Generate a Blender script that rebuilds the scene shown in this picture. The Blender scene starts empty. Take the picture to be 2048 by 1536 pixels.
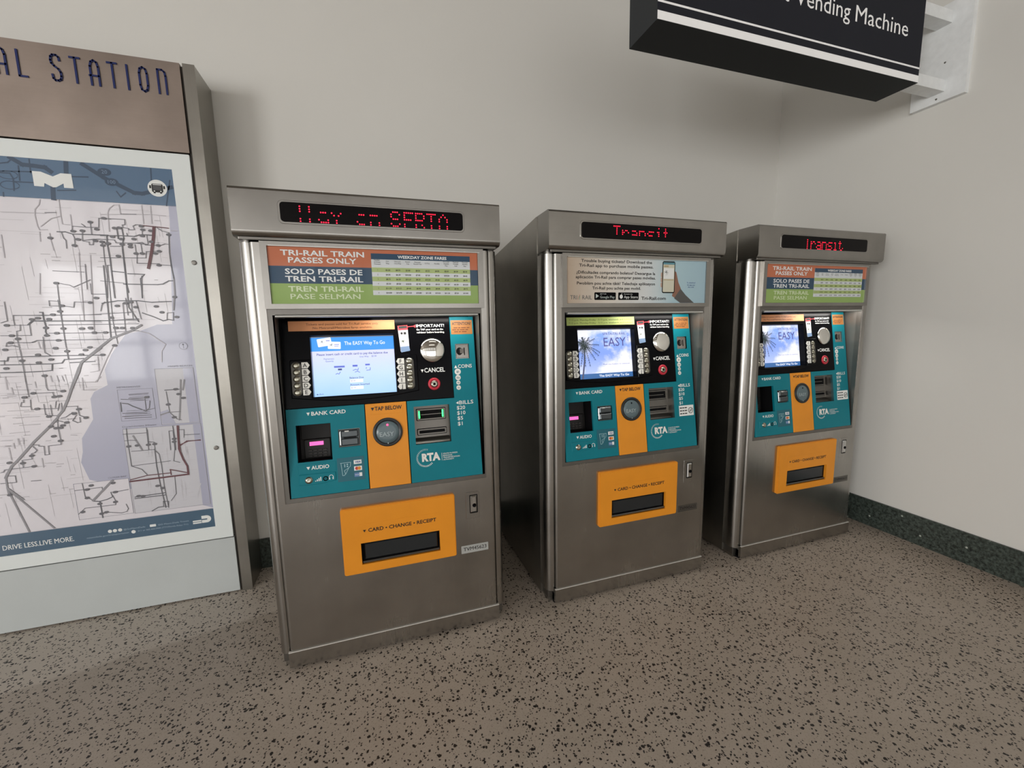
import bpy, bmesh, math, random
from mathutils import Vector, Matrix
from mathutils.geometry import tessellate_polygon

S = bpy.context.scene
COL = S.collection

# ------------------------------------------------------------------ camera, world, light, exposure
def make_camera():
    yaw, pitch, roll = 0.31763, -0.13665, -0.02004
    cy, sy, cp, sp = math.cos(yaw), math.sin(yaw), math.cos(pitch), math.sin(pitch)
    fwd = Vector((sy * cp, cy * cp, sp)); right = Vector((cy, -sy, 0)); up = right.cross(fwd)
    r = math.cos(roll) * right + math.sin(roll) * up
    u = -math.sin(roll) * right + math.cos(roll) * up
    cam = bpy.data.cameras.new('camera')
    cam.sensor_width = 36.0; cam.lens = 841.72 / 2048 * 36.0
    cam.clip_start = 0.02; cam.clip_end = 100
    o = bpy.data.objects.new('camera', cam); COL.objects.link(o)
    M = Matrix((r, u, -fwd)).transposed().to_4x4(); M.translation = Vector((0.42536, -1.75492, 1.3464))
    o.matrix_world = M
    S.camera = o
make_camera()

W = bpy.data.worlds.new('world'); S.world = W; W.use_nodes = True
W.node_tree.nodes['Background'].inputs['Color'].default_value = (0.93, 0.97, 1.0, 1)
W.node_tree.nodes['Background'].inputs['Strength'].default_value = 0.25
S.view_settings.view_transform = 'Standard'
S.view_settings.look = 'None'
S.view_settings.gamma = 1.0
S.view_settings.use_curve_mapping = False
S.view_settings.exposure = 0.28

def area_lamp(name, loc, target, sx, sy_, power, color):
    L = bpy.data.lights.new(name, 'AREA'); L.shape = 'RECTANGLE'; L.size = sx; L.size_y = sy_
    L.energy = power; L.color = color
    o = bpy.data.objects.new(name, L); COL.objects.link(o); o.location = loc
    o.rotation_euler = (Vector(target) - Vector(loc)).to_track_quat('-Z', 'Y').to_euler()
    return o
# unseen fill lights under the hall ceiling, added without fittings
P_L, P_R, E_LN, E_LF, E_FL, E_FR, E_HI = 1, 4, 1.4, 14.6, 1.9, 1.5, 0.25
for lx, ly, pw in ((-3.6, -3.4, P_L), (1.4, -3.4, P_R), (-3.6, -6.2, P_L), (1.4, -6.2, P_R)):
    area_lamp('ceiling_fill_light', (lx, ly, 4.40), (lx, ly, 0), 1.9, 0.45, pw, (1.0, 0.96, 0.90))

# ------------------------------------------------------------------ materials
def lin(h):
    h = h.lstrip('#'); c = [int(h[i:i + 2], 16) / 255 for i in (0, 2, 4)]
    return tuple(x / 12.92 if x <= 0.04045 else ((x + 0.055) / 1.055) ** 2.4 for x in c) + (1,)
MATS = {}
def mat(name, hexc, rough=0.5, metal=0.0, coat=0.0, spec=0.5, emit=0.0, ehex=None):
    if name in MATS: return MATS[name]
    m = bpy.data.materials.new(name); m.use_nodes = True
    b = m.node_tree.nodes['Principled BSDF']
    b.inputs['Base Color'].default_value = lin(hexc)
    b.inputs['Roughness'].default_value = rough; b.inputs['Metallic'].default_value = metal
    b.inputs['Specular IOR Level'].default_value = spec
    b.inputs['Coat Weight'].default_value = coat; b.inputs['Coat Roughness'].default_value = 0.06; b.inputs['Coat IOR'].default_value = 1.5 if coat < 0.65 else 1.85
    if emit:
        b.inputs['Emission Color'].default_value = lin(ehex or hexc); b.inputs['Emission Strength'].default_value = emit
    MATS[name] = m
    return m
class NT:
    def __init__(s, m): s.t = m.node_tree; s.b = s.t.nodes['Principled BSDF']
    def n(s, typ, **k):
        x = s.t.nodes.new(typ)
        for a, v in k.items(): setattr(x, a, v)
        return x
    def l(s, a, b): s.t.links.new(a, b)
    def coord(s, scale=(1, 1, 1), gen='Object'):
        c = s.n('ShaderNodeTexCoord'); mp = s.n('ShaderNodeMapping'); mp.inputs['Scale'].default_value = scale
        s.l(c.outputs[gen], mp.inputs['Vector']); return mp.outputs['Vector']
    def noise(s, vec, scale, detail=4, rough=0.5):
        x = s.n('ShaderNodeTexNoise'); x.inputs['Scale'].default_value = scale; x.inputs['Detail'].default_value = detail
        x.inputs['Roughness'].default_value = rough; s.l(vec, x.inputs['Vector']); return x.outputs['Fac']
    def ramp(s, fac, stops):
        r = s.n('ShaderNodeValToRGB'); e = r.color_ramp.elements
        while len(e) < len(stops): e.new(0.5)
        for i, (p, c) in enumerate(stops): e[i].position = p; e[i].color = c
        s.l(fac, r.inputs['Fac']); return r.outputs['Color']
    def math(s, op, a, b=None):
        x = s.n('ShaderNodeMath', operation=op)
        for i, v in enumerate((a, b)):
            if v is None: continue
            if isinstance(v, (int, float)): x.inputs[i].default_value = v
            else: s.l(v, x.inputs[i])
        return x.outputs[0]
    def mix(s, fac, a, b, blend='MIX'):
        x = s.n('ShaderNodeMix', data_type='RGBA', blend_type=blend)
        for i, v in ((0, fac), (6, a), (7, b)):
            if isinstance(v, (int, float)): x.inputs[i].default_value = v
            elif isinstance(v, tuple): x.inputs[i].default_value = v
            else: s.l(v, x.inputs[i])
        return x.outputs[2]
    def bump(s, h, strength, dist=0.01):
        x = s.n('ShaderNodeBump'); x.inputs['Strength'].default_value = strength; x.inputs['Distance'].default_value = dist
        s.l(h, x.inputs['Height']); s.l(x.outputs['Normal'], s.b.inputs['Normal'])

def steel(name, hexc, rough, grain=(220, 220, 3), smudge=0.5):
    m = mat(name, hexc, rough, 1.0); t = NT(m)
    v = t.coord(grain); g = t.noise(v, 1.0, 3)
    sm = t.noise(t.coord((1.6, 1.6, 1.6)), 2.2, 5, 0.55)
    base = lin(hexc); dk = tuple(c * 0.88 for c in base[:3]) + (1,); lt = tuple(min(1, c * 1.10) for c in base[:3]) + (1,)
    c = t.ramp(sm, [(0.32, dk), (0.62, lt)])
    c2 = t.mix(0.05, c, t.ramp(g, [(0.3, (0.2, 0.2, 0.2, 1)), (0.7, (0.9, 0.9, 0.9, 1))]), 'MULTIPLY')
    t.l(c2, t.b.inputs['Base Color'])
    r = t.math('ADD', t.math('MULTIPLY', sm, 0.16 * smudge), t.math('MULTIPLY', g, 0.03))
    t.l(t.math('ADD', r, rough - 0.055), t.b.inputs['Roughness'])
    return m
STEEL = steel('brushed_steel', '#aaa7a2', 0.26)
STEEL_H = steel('brushed_steel_horizontal', '#989590', 0.26, (3, 220, 220))
STEEL_SIDE = steel('satin_steel_side', '#a19e97', 0.33)
STEEL_KIOSK = steel('satin_steel_kiosk', '#978a81', 0.46, (3, 160, 160))
STEEL_DARK = steel('dull_steel', '#7d7a75', 0.42)
CHROME = mat('chrome', '#d8d8d6', 0.10, 1.0)
ALU = mat('satin_aluminium', '#d9dad6', 0.32, 0.85)
BLACK = mat('black_gloss_plastic', '#07070a', 0.2, spec=0.08)
BLACKM = mat('black_matt', '#08080a', 0.7, spec=0.2)
WHITE = mat('white_print', '#e9ebe8', 0.45)
INK = mat('dark_print', '#1d1a19', 0.5)

def mottled(name, hexc, amount, scale, rough, coat=0.0, bump=0.0, spec=0.5):
    m = mat(name, hexc, rough, coat=coat, spec=spec); t = NT(m); f = t.noise(t.coord(), scale, 5)
    b = lin(hexc)
    t.l(t.ramp(f, [(0.3, tuple(c * (1 - amount) for c in b[:3]) + (1,)), (0.7, tuple(min(1, c * (1 + amount)) for c in b[:3]) + (1,))]), t.b.inputs['Base Color'])
    if bump: t.bump(t.noise(t.coord(), scale * 40, 3), bump, 0.002)
    return m
TEAL = mottled('teal_plastic', '#0a7885', 0.05, 5, 0.45, spec=0.22)
TEAL_DK = mat('teal_sticker', '#12606f', 0.45)
ORANGE = mottled('amber_plastic', '#e69328', 0.05, 6, 0.42, spec=0.3)

def wall_material():
    m = mottled('painted_plaster', '#dbd9d3', 0.02, 0.8, 0.62, bump=0.05); t = NT(m)
    old = t.b.inputs['Base Color'].links[0].from_socket
    # a few faint scuffs
    sc = t.noise(t.coord((9, 9, 5)), 1.3, 6, 0.7)
    t.l(t.mix(t.ramp(sc, [(0.70, (0, 0, 0, 1)), (0.76, (0.35, 0.35, 0.35, 1))]), old, lin('#a9a5a0')), t.b.inputs['Base Color'])
    return m
WALL = wall_material()

def terrazzo(name, base, base2, chip, chip_scale, rough):
    m = mat(name, base, rough, spec=0.4); t = NT(m)
    v = t.coord()
    dn = t.n('ShaderNodeTexNoise'); dn.inputs['Scale'].default_value = 95; dn.inputs['Detail'].default_value = 2; t.l(v, dn.inputs['Vector'])
    off = t.n('ShaderNodeVectorMath', operation='MULTIPLY_ADD'); t.l(dn.outputs['Color'], off.inputs[0])
    off.inputs[1].default_value = (0.013, 0.013, 0.0); t.l(v, off.inputs[2]); v2 = off.outputs[0]
    body = t.ramp(t.noise(v, 4.0, 6, 0.7), [(0.3, lin(base)), (0.7, lin(base2))])
    grit = t.noise(v, 170, 3, 0.6)
    body = t.mix(t.ramp(grit, [(0.55, (0, 0, 0, 1)), (0.66, (0.4, 0.4, 0.4, 1))]), body, lin('#b9ad9f'))
    body = t.mix(t.ramp(grit, [(0.34, (0.5, 0.5, 0.5, 1)), (0.44, (0, 0, 0, 1))]), body, lin('#80756a'))
    # paler strip along the map case, up to a slanted, slightly wavy edge
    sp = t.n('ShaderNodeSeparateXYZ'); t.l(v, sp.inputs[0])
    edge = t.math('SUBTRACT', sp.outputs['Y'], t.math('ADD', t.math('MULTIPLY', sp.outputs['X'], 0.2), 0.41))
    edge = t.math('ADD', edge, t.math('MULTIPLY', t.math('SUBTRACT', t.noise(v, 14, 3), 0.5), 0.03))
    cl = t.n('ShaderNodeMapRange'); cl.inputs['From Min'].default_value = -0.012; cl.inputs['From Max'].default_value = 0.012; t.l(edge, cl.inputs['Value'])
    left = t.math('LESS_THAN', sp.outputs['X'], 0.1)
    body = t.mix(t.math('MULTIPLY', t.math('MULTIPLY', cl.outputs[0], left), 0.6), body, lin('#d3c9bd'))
    for sc, thr, rad in ((chip_scale, 0.36, 0.28), (chip_scale * 1.8, 0.55, 0.29)):
        vo = t.n('ShaderNodeTexVoronoi', feature='F1'); vo.inputs['Scale'].default_value = sc; t.l(v2, vo.inputs['Vector'])
        sep = t.n('ShaderNodeSeparateColor'); t.l(vo.outputs['Color'], sep.inputs[0])
        keep = t.math('GREATER_THAN', sep.outputs[0], thr)
        size = t.math('ADD', t.math('MULTIPLY', sep.outputs[1], 0.20), rad - 0.10)
        inside = t.math('LESS_THAN', vo.outputs['Distance'], size)
        body = t.mix(t.math('MULTIPLY', keep, inside), body, lin(chip))
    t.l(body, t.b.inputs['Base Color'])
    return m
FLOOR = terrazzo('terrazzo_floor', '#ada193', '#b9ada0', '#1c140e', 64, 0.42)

def granite():
    m = mat('dark_green_granite', '#1c211d', 0.35); t = NT(m); v = t.coord()
    a = t.noise(v, 60, 5, 0.7)
    c = t.ramp(a, [(0.35, lin('#141816')), (0.62, lin('#4c564f'))])
    vo = t.n('ShaderNodeTexVoronoi', feature='F1'); vo.inputs['Scale'].default_value = 42; t.l(v, vo.inputs['Vector'])
    sep = t.n('ShaderNodeSeparateColor'); t.l(vo.outputs['Color'], sep.inputs[0])
    fleck = t.math('MULTIPLY', t.math('GREATER_THAN', sep.outputs[0], 0.965), t.math('LESS_THAN', vo.outputs['Distance'], 0.22))
    t.l(t.mix(fleck, c, lin('#aab0a6')), t.b.inputs['Base Color'])
    return m
GRANITE = granite()

# ------------------------------------------------------------------ mesh builder
class Frame:
    def __init__(s, O, U, V, N): s.O, s.U, s.V, s.N = map(Vector, (O, U, V, N))
    def __call__(s, u, v, n=0.0): return s.O + u * s.U + v * s.V + n * s.N
def front(y): return Frame((0, y, 0), (1, 0, 0), (0, 0, 1), (0, -1, 0))

TXT = {}
def text_geo(body, bold):
    k = (body, bold)
    if k not in TXT:
        cu = bpy.data.curves.new('text', 'FONT'); cu.body = body; cu.resolution_u = 2; cu.offset = bold
        o = bpy.data.objects.new('text', cu); COL.objects.link(o); bpy.context.view_layer.update()
        me = o.to_mesh()
        vs = [(v.co.x, v.co.y) for v in me.vertices]; fs = [tuple(p.vertices) for p in me.polygons]
        o.to_mesh_clear(); bpy.data.objects.remove(o); bpy.data.curves.remove(cu)
        TXT[k] = (vs, fs)
    return TXT[k]

def rrect(u0, v0, u1, v1, r=0.0, seg=4):
    if r <= 0: return [(u0, v0), (u1, v0), (u1, v1), (u0, v1)]
    out = []
    for cx, cy, a0 in ((u1 - r, v0 + r, -90), (u1 - r, v1 - r, 0), (u0 + r, v1 - r, 90), (u0 + r, v0 + r, 180)):
        for i in range(seg + 1):
            a = math.radians(a0 + 90 * i / seg); out.append((cx + r * math.cos(a), cy + r * math.sin(a)))
    return out
def circ(cx, cy, r, n=32, ry=None):
    return [(cx + r * math.cos(2 * math.pi * i / n), cy + (ry or r) * math.sin(2 * math.pi * i / n)) for i in range(n)]
def area2(p): return sum(p[i][0] * p[(i + 1) % len(p)][1] - p[(i + 1) % len(p)][0] * p[i][1] for i in range(len(p)))
def ccw(p): return p if area2(p) > 0 else p[::-1]
def inset(poly, d):
    n = len(poly); out = []
    for i in range(n):
        p0, p1, p2 = Vector(poly[i - 1]), Vector(poly[i]), Vector(poly[(i + 1) % n])
        e1 = (p1 - p0); e2 = (p2 - p1)
        if e1.length < 1e-9 or e2.length < 1e-9: out.append(tuple(p1)); continue
        e1.normalize(); e2.normalize(); n1 = Vector((-e1.y, e1.x)); n2 = Vector((-e2.y, e2.x))
        b = n1 + n2
        if b.length < 1e-6: b = n1
        b.normalize(); k = d / max(0.35, b.dot(n1)); out.append(tuple(p1 + b * k))
    return out

class MB:
    def __init__(s, fr=None): s.v = []; s.f = []; s.m = []; s.mats = []; s.sm = []; s.fr = fr
    def mi(s, m):
        if m not in s.mats: s.mats.append(m)
        return s.mats.index(m)
    def add(s, pts, faces, m, smooth=False):
        b = len(s.v); s.v += [tuple(p) for p in pts]; i = s.mi(m)
        for f in faces: s.f.append([b + k for k in f]); s.m.append(i); s.sm.append(smooth)
    def flat(s, poly, m, n=0.0005, holes=()):
        poly = ccw(poly)
        if not holes:
            if len(poly) <= 4: s.add([s.fr(u, v, n) for u, v in poly], [list(range(len(poly)))], m); return
        loops = [poly] + [ccw(h)[::-1] for h in holes]
        allp = [q for l in loops for q in l]
        tri = tessellate_polygon([[Vector((a, b, 0)) for a, b in l] for l in loops])
        fs = []
        for t in tri:
            a, b, c = (allp[i] for i in t)
            fs.append(list(t) if (b[0] - a[0]) * (c[1] - a[1]) - (c[0] - a[0]) * (b[1] - a[1]) > 0 else list(t)[::-1])
        s.add([s.fr(u, v, n) for u, v in allp], fs, m)
    def rect(s, u0, v0, u1, v1, m, n=0.0005): s.flat([(u0, v0), (u1, v0), (u1, v1), (u0, v1)], m, n)
    def prism(s, poly, n0, n1, m, ch=0.0, holes=(), back=False, capm=None, smooth=False):
        poly = ccw(poly)
        if ch and not holes: top = inset(poly, ch); nn = n1 - ch
        else: top = poly; nn = n1
        s.flat(top, capm or m, n1, holes)
        k = len(poly)
        def wall(p, a, q, b):
            kk = len(p)
            s.add([s.fr(u, v, a) for u, v in p] + [s.fr(u, v, b) for u, v in q], [[i, (i + 1) % kk, kk + (i + 1) % kk, kk + i] for i in range(kk)], m, smooth)
        wall(poly, n0, poly, nn)
        if ch and not holes: wall(poly, nn, top, n1)
        for h in holes: h = ccw(h)[::-1]; wall(h, n0, h, n1)
        if back: s.flat(poly[::-1], m, n0)
    def box(s, u0, v0, u1, v1, n0, n1, m, ch=0.0): s.prism(rrect(u0, v0, u1, v1), n0, n1, m, ch, back=True)
    def stroke(s, pts, w, m, n=0.0005, caps=True):
        for i in range(len(pts) - 1):
            a, b = Vector(pts[i]), Vector(pts[i + 1]); d = b - a
            if d.length < 1e-7: continue
            d.normalize(); q = Vector((-d.y, d.x)) * w / 2; e = d * w / 2 if caps else d * 0
            s.flat([tuple(a - e - q), tuple(b + e - q), tuple(b + e + q), tuple(a - e + q)], m, n + (i % 3) * 3e-5)
    def text(s, body, u, v, h, m, w=None, bold=0.0, n=0.0006, align='L', ang=0.0, shear=0.0, maxw=None):
        if bold and 'M' in body:   # this glyph folds over when its outline is swelled: overprint it instead
            k = bold * h / 0.691 * 0.8
            for i, d in enumerate((-k, 0, k)): s.text(body, u + d, v, h, m, w, 0.0, n + i * 2e-5, align, ang, shear, maxw)
            return
        vs, fs = text_geo(body, bold)
        if not vs: return
        x0 = min(p[0] for p in vs); x1 = max(p[0] for p in vs); sc = h / 0.691
        sx = (w / (x1 - x0)) if w else sc
        if maxw and (x1 - x0) * sx > maxw: sx = maxw / (x1 - x0)
        wid = (x1 - x0) * sx
        ou = u if align == 'L' else (u - wid / 2 if align == 'C' else u - wid)
        ca, sa = math.cos(ang), math.sin(ang); P = []
        for a, b in vs:
            du = (a - x0) * sx + shear * b * sc; dv = b * sc
            du += ou - u; P.append(s.fr(u + du * ca - dv * sa, v + du * sa + dv * ca, n))
        s.add(P, fs, m)
    def lathe(s, cu, cv, prof, m, seg=28, smooth=True):
        rings = []
        P = []
        for r, n in prof:
            rings.append(len(P)); P += [s.fr(cu + r * math.cos(2 * math.pi * i / seg), cv + r * math.sin(2 * math.pi * i / seg), n) for i in range(seg)]
        F = []
        for k in range(len(prof) - 1):
            a, b = rings[k], rings[k + 1]
            F += [[a + i, a + (i + 1) % seg, b + (i + 1) % seg, b + i] for i in range(seg)]
        F.append([rings[-1] + i for i in range(seg)])
        s.add(P, F, m, smooth)
    def build(s, name, parent=None, **props):
        me = bpy.data.meshes.new(name); me.from_pydata(s.v, [], s.f); me.update()
        for m in s.mats: me.materials.append(m)
        me.polygons.foreach_set('material_index', s.m); me.polygons.foreach_set('use_smooth', s.sm); me.update()
        return link(name, me, parent, **props)
def link(name, me, parent=None, **props):
    o = bpy.data.objects.new(name, me); COL.objects.link(o)
    if parent: o.parent = parent
    for k, v in props.items(): o[k] = v
    return o
def thing(name, loc, label, cat, group=None):
    o = bpy.data.objects.new(name, None); COL.objects.link(o); o.location = loc
    o['label'] = label; o['category'] = cat
    if group: o['group'] = group
    return o
def bevel(o, w, seg=2):
    b = o.modifiers.new('bevel', 'BEVEL'); b.width = w; b.segments = seg; b.limit_method = 'ANGLE'; b.angle_limit = math.radians(40)
    return o

# ------------------------------------------------------------------ the hall
XR, YB, ZC = 3.4633, 0.8466, 4.5
XL, YF = -7.0, -9.0
G = Frame((0, 0, 0), (1, 0, 0), (0, 1, 0), (0, 0, 1))
def slab(name, x0, y0, z0, x1, y1, z1, m):
    b = MB(G); b.box(x0, y0, x1, y1, z0, z1, m); return b.build(name, kind='structure')
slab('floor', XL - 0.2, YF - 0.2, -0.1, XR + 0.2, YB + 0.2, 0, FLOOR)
slab('wall_back', XL - 0.2, YB, 0, XR + 0.2, YB + 0.2, ZC, WALL)
slab('wall_right', XR, YF - 0.2, 0, XR + 0.2, YB, ZC, WALL)
slab('ceiling', XL - 0.2, YF - 0.2, ZC, XR + 0.2, YB + 0.2, ZC + 0.2, mat('ceiling_paint', '#7d756c', 0.8))
HB = 0.1746
slab('baseboard_back', XL, YB - 0.012, 0, XR - 0.012, YB, HB, GRANITE)
slab('baseboard_right', XR - 0.012, YF, 0, XR, YB, HB, GRANITE)
# left and front walls of the hall (behind the camera) with tall window bands
MULL = mat('window_mullion', '#55585a', 0.5)
def window_wall(name, fr, a0, a1, wins):
    b = MB(fr); b.prism(rrect(a0, 0, a1, ZC), -0.2, 0, WALL, holes=[rrect(w[1], w[3], w[2], w[4]) for w in wins]); b.build(name, kind='structure')
    for wname, w0, w1, s0, s1, nx, nz, e in wins:
        f = MB(fr)
        for i in range(nx + 1):
            x = w0 + (w1 - w0) * i / nx; f.box(x - 0.035, s0, x + 0.035, s1, -0.16, -0.06, MULL)
        for i in range(nz + 1):
            z = s0 + (s1 - s0) * i / nz; f.box(w0, z - 0.03, w1, z + 0.03, -0.15, -0.07, MULL)
        o = f.build(wname, kind='structure')
        g = MB(fr); g.rect(w0, s0, w1, s1, mat('daylit_pane_' + wname, '#ffffff', 0.3, emit=e, ehex='#fdfdfd'), -0.13); g.build('window_pane', o)
window_wall('wall_left', Frame((XL, 0, 0), (0, 1, 0), (0, 0, 1), (1, 0, 0)), YF, YB, [('window_1', -8.2, -4.7, 0.25, 3.0, 4, 3, E_LF), ('window_5', -4.3, -0.6, 0.25, 3.0, 4, 3, E_LN)])
window_wall('wall_front', Frame((0, YF, 0), (-1, 0, 0), (0, 0, 1), (0, 1, 0)), -XR, -XL,
            [('window_2', 2.0, 6.4, 0.25, 2.9, 5, 3, E_FL), ('window_3', -3.2, 1.6, 0.25, 2.9, 5, 3, E_FR), ('upper_fill_band', -3.2, 6.4, 3.2, 4.3, 9, 1, E_HI)])  # the upper glowing band is unseen, added as extra light
# ------------------------------------------------------------------ ticket machines
TH = math.atan(0.1433)
PF = Frame((0, -0.03, 0.708), (1, 0, 0), (0, math.sin(TH), math.cos(TH)), (0, -math.cos(TH), math.sin(TH)))
SIGN_OR = mat('print_terracotta', '#bd6d4c', 0.4, coat=0.3, spec=0.3)
SIGN_BL = mat('print_navy', '#27455f', 0.4, coat=0.3, spec=0.3)
SIGN_GR = mat('print_green', '#8fac5e', 0.4, coat=0.3, spec=0.3)
SIGN_WH = mat('print_white', '#e3e6e6', 0.4, coat=0.5)
SIGN_WG = mat('print_pale', '#cfd4d6', 0.4, coat=0.5)
PALEGREEN = mat('print_pale_green', '#cfdcb4', 0.4, coat=0.5)
NOTICE_OR = mat('notice_orange', '#dd9560', 0.5)
NOTICE_GR = mat('notice_lime', '#c5d67a', 0.5)
ATT = mat('notice_amber', '#a06a34', 0.5)
REVEAL = steel('recess_reveal_steel', '#8f8c87', 0.55)
LED = mat('led_red', '#ff2040', 0.4, emit=2.6, ehex='#ff1030')
LEDWIN = mat('smoked_window', '#0a0708', 0.2, spec=0.12)
GREEN_L = mat('indicator_green', '#40ff70', 0.4, emit=4.0, ehex='#30f060')
PINK = mat('display_pink', '#f070b8', 0.4, emit=1.0, ehex='#ee5fb0')
RED = mat('button_red', '#c02a3c', 0.35)
READER = mat('reader_face', '#56686d', 0.35, coat=0.3)
READER_T = mat('reader_print', '#a9b6b8', 0.4)
LABEL = mat('label_white', '#e6e5df', 0.45)
RED_P = mat('print_red', '#d6303a', 0.5)
BRASS = mat('button_core', '#a8a698', 0.25, 1.0)
VBLUE = mat('print_blue', '#24408e', 0.5)
MCO = mat('print_orange', '#e0902e', 0.5); MCR = mat('print_crimson', '#c23a36', 0.5)
PALMG = mat('print_palm', '#39492f', 0.5)

GLYPH = dict(
 H=('10001', '10001', '10001', '11111', '10001', '10001', '10001'), a=('00000', '00000', '01110', '00001', '01111', '10001', '01111'),
 y=('00000', '00000', '10001', '01010', '00100', '00100', '00100'), e=('00000', '00000', '01110', '10001', '11111', '10000', '01110'),
 n=('00000', '00000', '11110', '10001', '10001', '10001', '10001'), S=('01110', '10001', '10000', '01110', '00001', '10001', '01110'),
 F=('11111', '10000', '10000', '11110', '10000', '10000', '10000'), R=('11110', '10001', '10001', '11110', '10100', '10010', '10001'),
 T=('11111', '00100', '00100', '00100', '00100', '00100', '00100'), A=('00100', '01010', '10001', '10001', '11111', '10001', '10001'),
 r=('00000', '00000', '10110', '11001', '10000', '10000', '10000'), s=('00000', '00000', '01111', '10000', '01110', '00001', '11110'),
 i=('00100', '00000', '01100', '00100', '00100', '00100', '01110'), t=('01000', '01000', '11100', '01000', '01000', '01001', '00110'))

def emis(name, hexc, s):
    m = bpy.data.materials.new(name); m.use_nodes = True; b = m.node_tree.nodes['Principled BSDF']
    b.inputs['Base Color'].default_value = (0.01, 0.01, 0.01, 1); b.inputs['Roughness'].default_value = 0.25
    b.inputs['Emission Color'].default_value = lin(hexc); b.inputs['Emission Strength'].default_value = s
    return m
SCR = 1.05
def screen_picture(name, kind):
    m = emis(name, '#ffffff', SCR); t = NT(m)
    g = t.n('ShaderNodeTexCoord'); sp = t.n('ShaderNodeSeparateXYZ'); t.l(g.outputs['Generated'], sp.inputs[0])
    n = t.noise(t.coord((6, 6, 8), 'Object'), 1.0, 5, 0.55)
    if kind == 'sky':
        sky = t.ramp(sp.outputs['Z'], [(0.0, lin('#b9c6ee')), (0.5, lin('#7f9be6')), (1.0, lin('#86a8ee'))])
        c = t.mix(t.ramp(n, [(0.40, (0, 0, 0, 1)), (0.54, (1, 1, 1, 1))]), sky, lin('#ebebfd'))
    else:
        c = t.ramp(sp.outputs['Z'], [(0.0, lin('#8fbcf4')), (0.35, lin('#b4cdf8')), (0.72, lin('#cdcdf8')), (1.0, lin('#cdcdf8'))])
        c = t.mix(t.math('MULTIPLY', n, 0.25), c, lin('#d8eefb'))
    t.l(c, t.b.inputs['Emission Color'])
    return m
SCR_SKY = screen_picture('screen_sky', 'sky'); SCR_PAY = screen_picture('screen_pay', 'pay')
SC_BLUE = emis('screen_blue', '#3f93ea', SCR); SC_WHITE = emis('screen_white', '#f2f6ff', SCR); SC_TEXT = emis('screen_text', '#3a3f78', SCR)
SC_NAVY = emis('screen_navy', '#2f4e80', SCR); SC_SEA = emis('screen_sea', '#39649a', SCR); SC_PALM = emis('screen_palm', '#1f2d2c', SCR); SC_PURP = emis('screen_purple', '#4c4a86', SCR)
SC_MID = emis('screen_mid', '#5a68c4', SCR); SC_TRUNK = emis('screen_trunk', '#4d5068', SCR)

def extr(b, prof, z0, z1, m, smooth=False):
    # vertical extrusion of an x,y outline
    f = b.fr; b.fr = G; b.prism(prof, z0, z1, m, back=True, smooth=smooth); b.fr = f
def palm(b, cx, cy, r, m, n, k=9, seed=1):
    rr = random.Random(seed)
    for i in range(k):
        a = 2 * math.pi * i / k + rr.uniform(-0.2, 0.2); L = r * rr.uniform(0.7, 1.1); dz = -0.32 * r * (1 - 0.5 * math.sin(a))
        P = [(cx + L * t_ * math.cos(a), cy + L * t_ * math.sin(a) * .9 + dz * t_ * t_) for t_ in (0, .2, .4, .6, .8, 1)]
        for j in range(5):
            d = Vector(P[j + 1]) - Vector(P[j]); q = Vector((-d.y, d.x)).normalized() * r * 0.012
            b.flat([(P[j][0] - q.x, P[j][1] - q.y), (P[j + 1][0] - q.x, P[j + 1][1] - q.y), (P[j + 1][0] + q.x, P[j + 1][1] + q.y), (P[j][0] + q.x, P[j][1] + q.y)], m, n + 2e-5 * (i % 5))
            for s_ in (-1, 1):
                for f in (0.0, 0.5):
                    p = Vector(P[j]) + d * f; w_ = r * (0.30 - 0.04 * j) * rr.uniform(.7, 1.1); dn = d.normalized()
                    e = p + q.normalized() * s_ * w_ * .62 + dn * w_ * .75 + Vector((0, -w_ * .35))
                    b.flat([tuple(p), tuple(p + dn * r * .05), tuple(e)], m, n + 2e-5 * (i % 5) + 1e-5)
CACHE = {}
def part(name, key, fn, parent, **props):
    """a part with its mesh: the first machine builds the mesh, the others share it"""
    if key in CACHE:
        me, bv = CACHE[key]; o = link(name, me, parent, **props)
    else:
        b = MB(); r = fn(b); bv = r if isinstance(r, float) else None
        o = b.build(name, parent, **props); CACHE[key] = (o.data, bv)
    if bv: bevel(o, bv)
    return o

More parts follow.
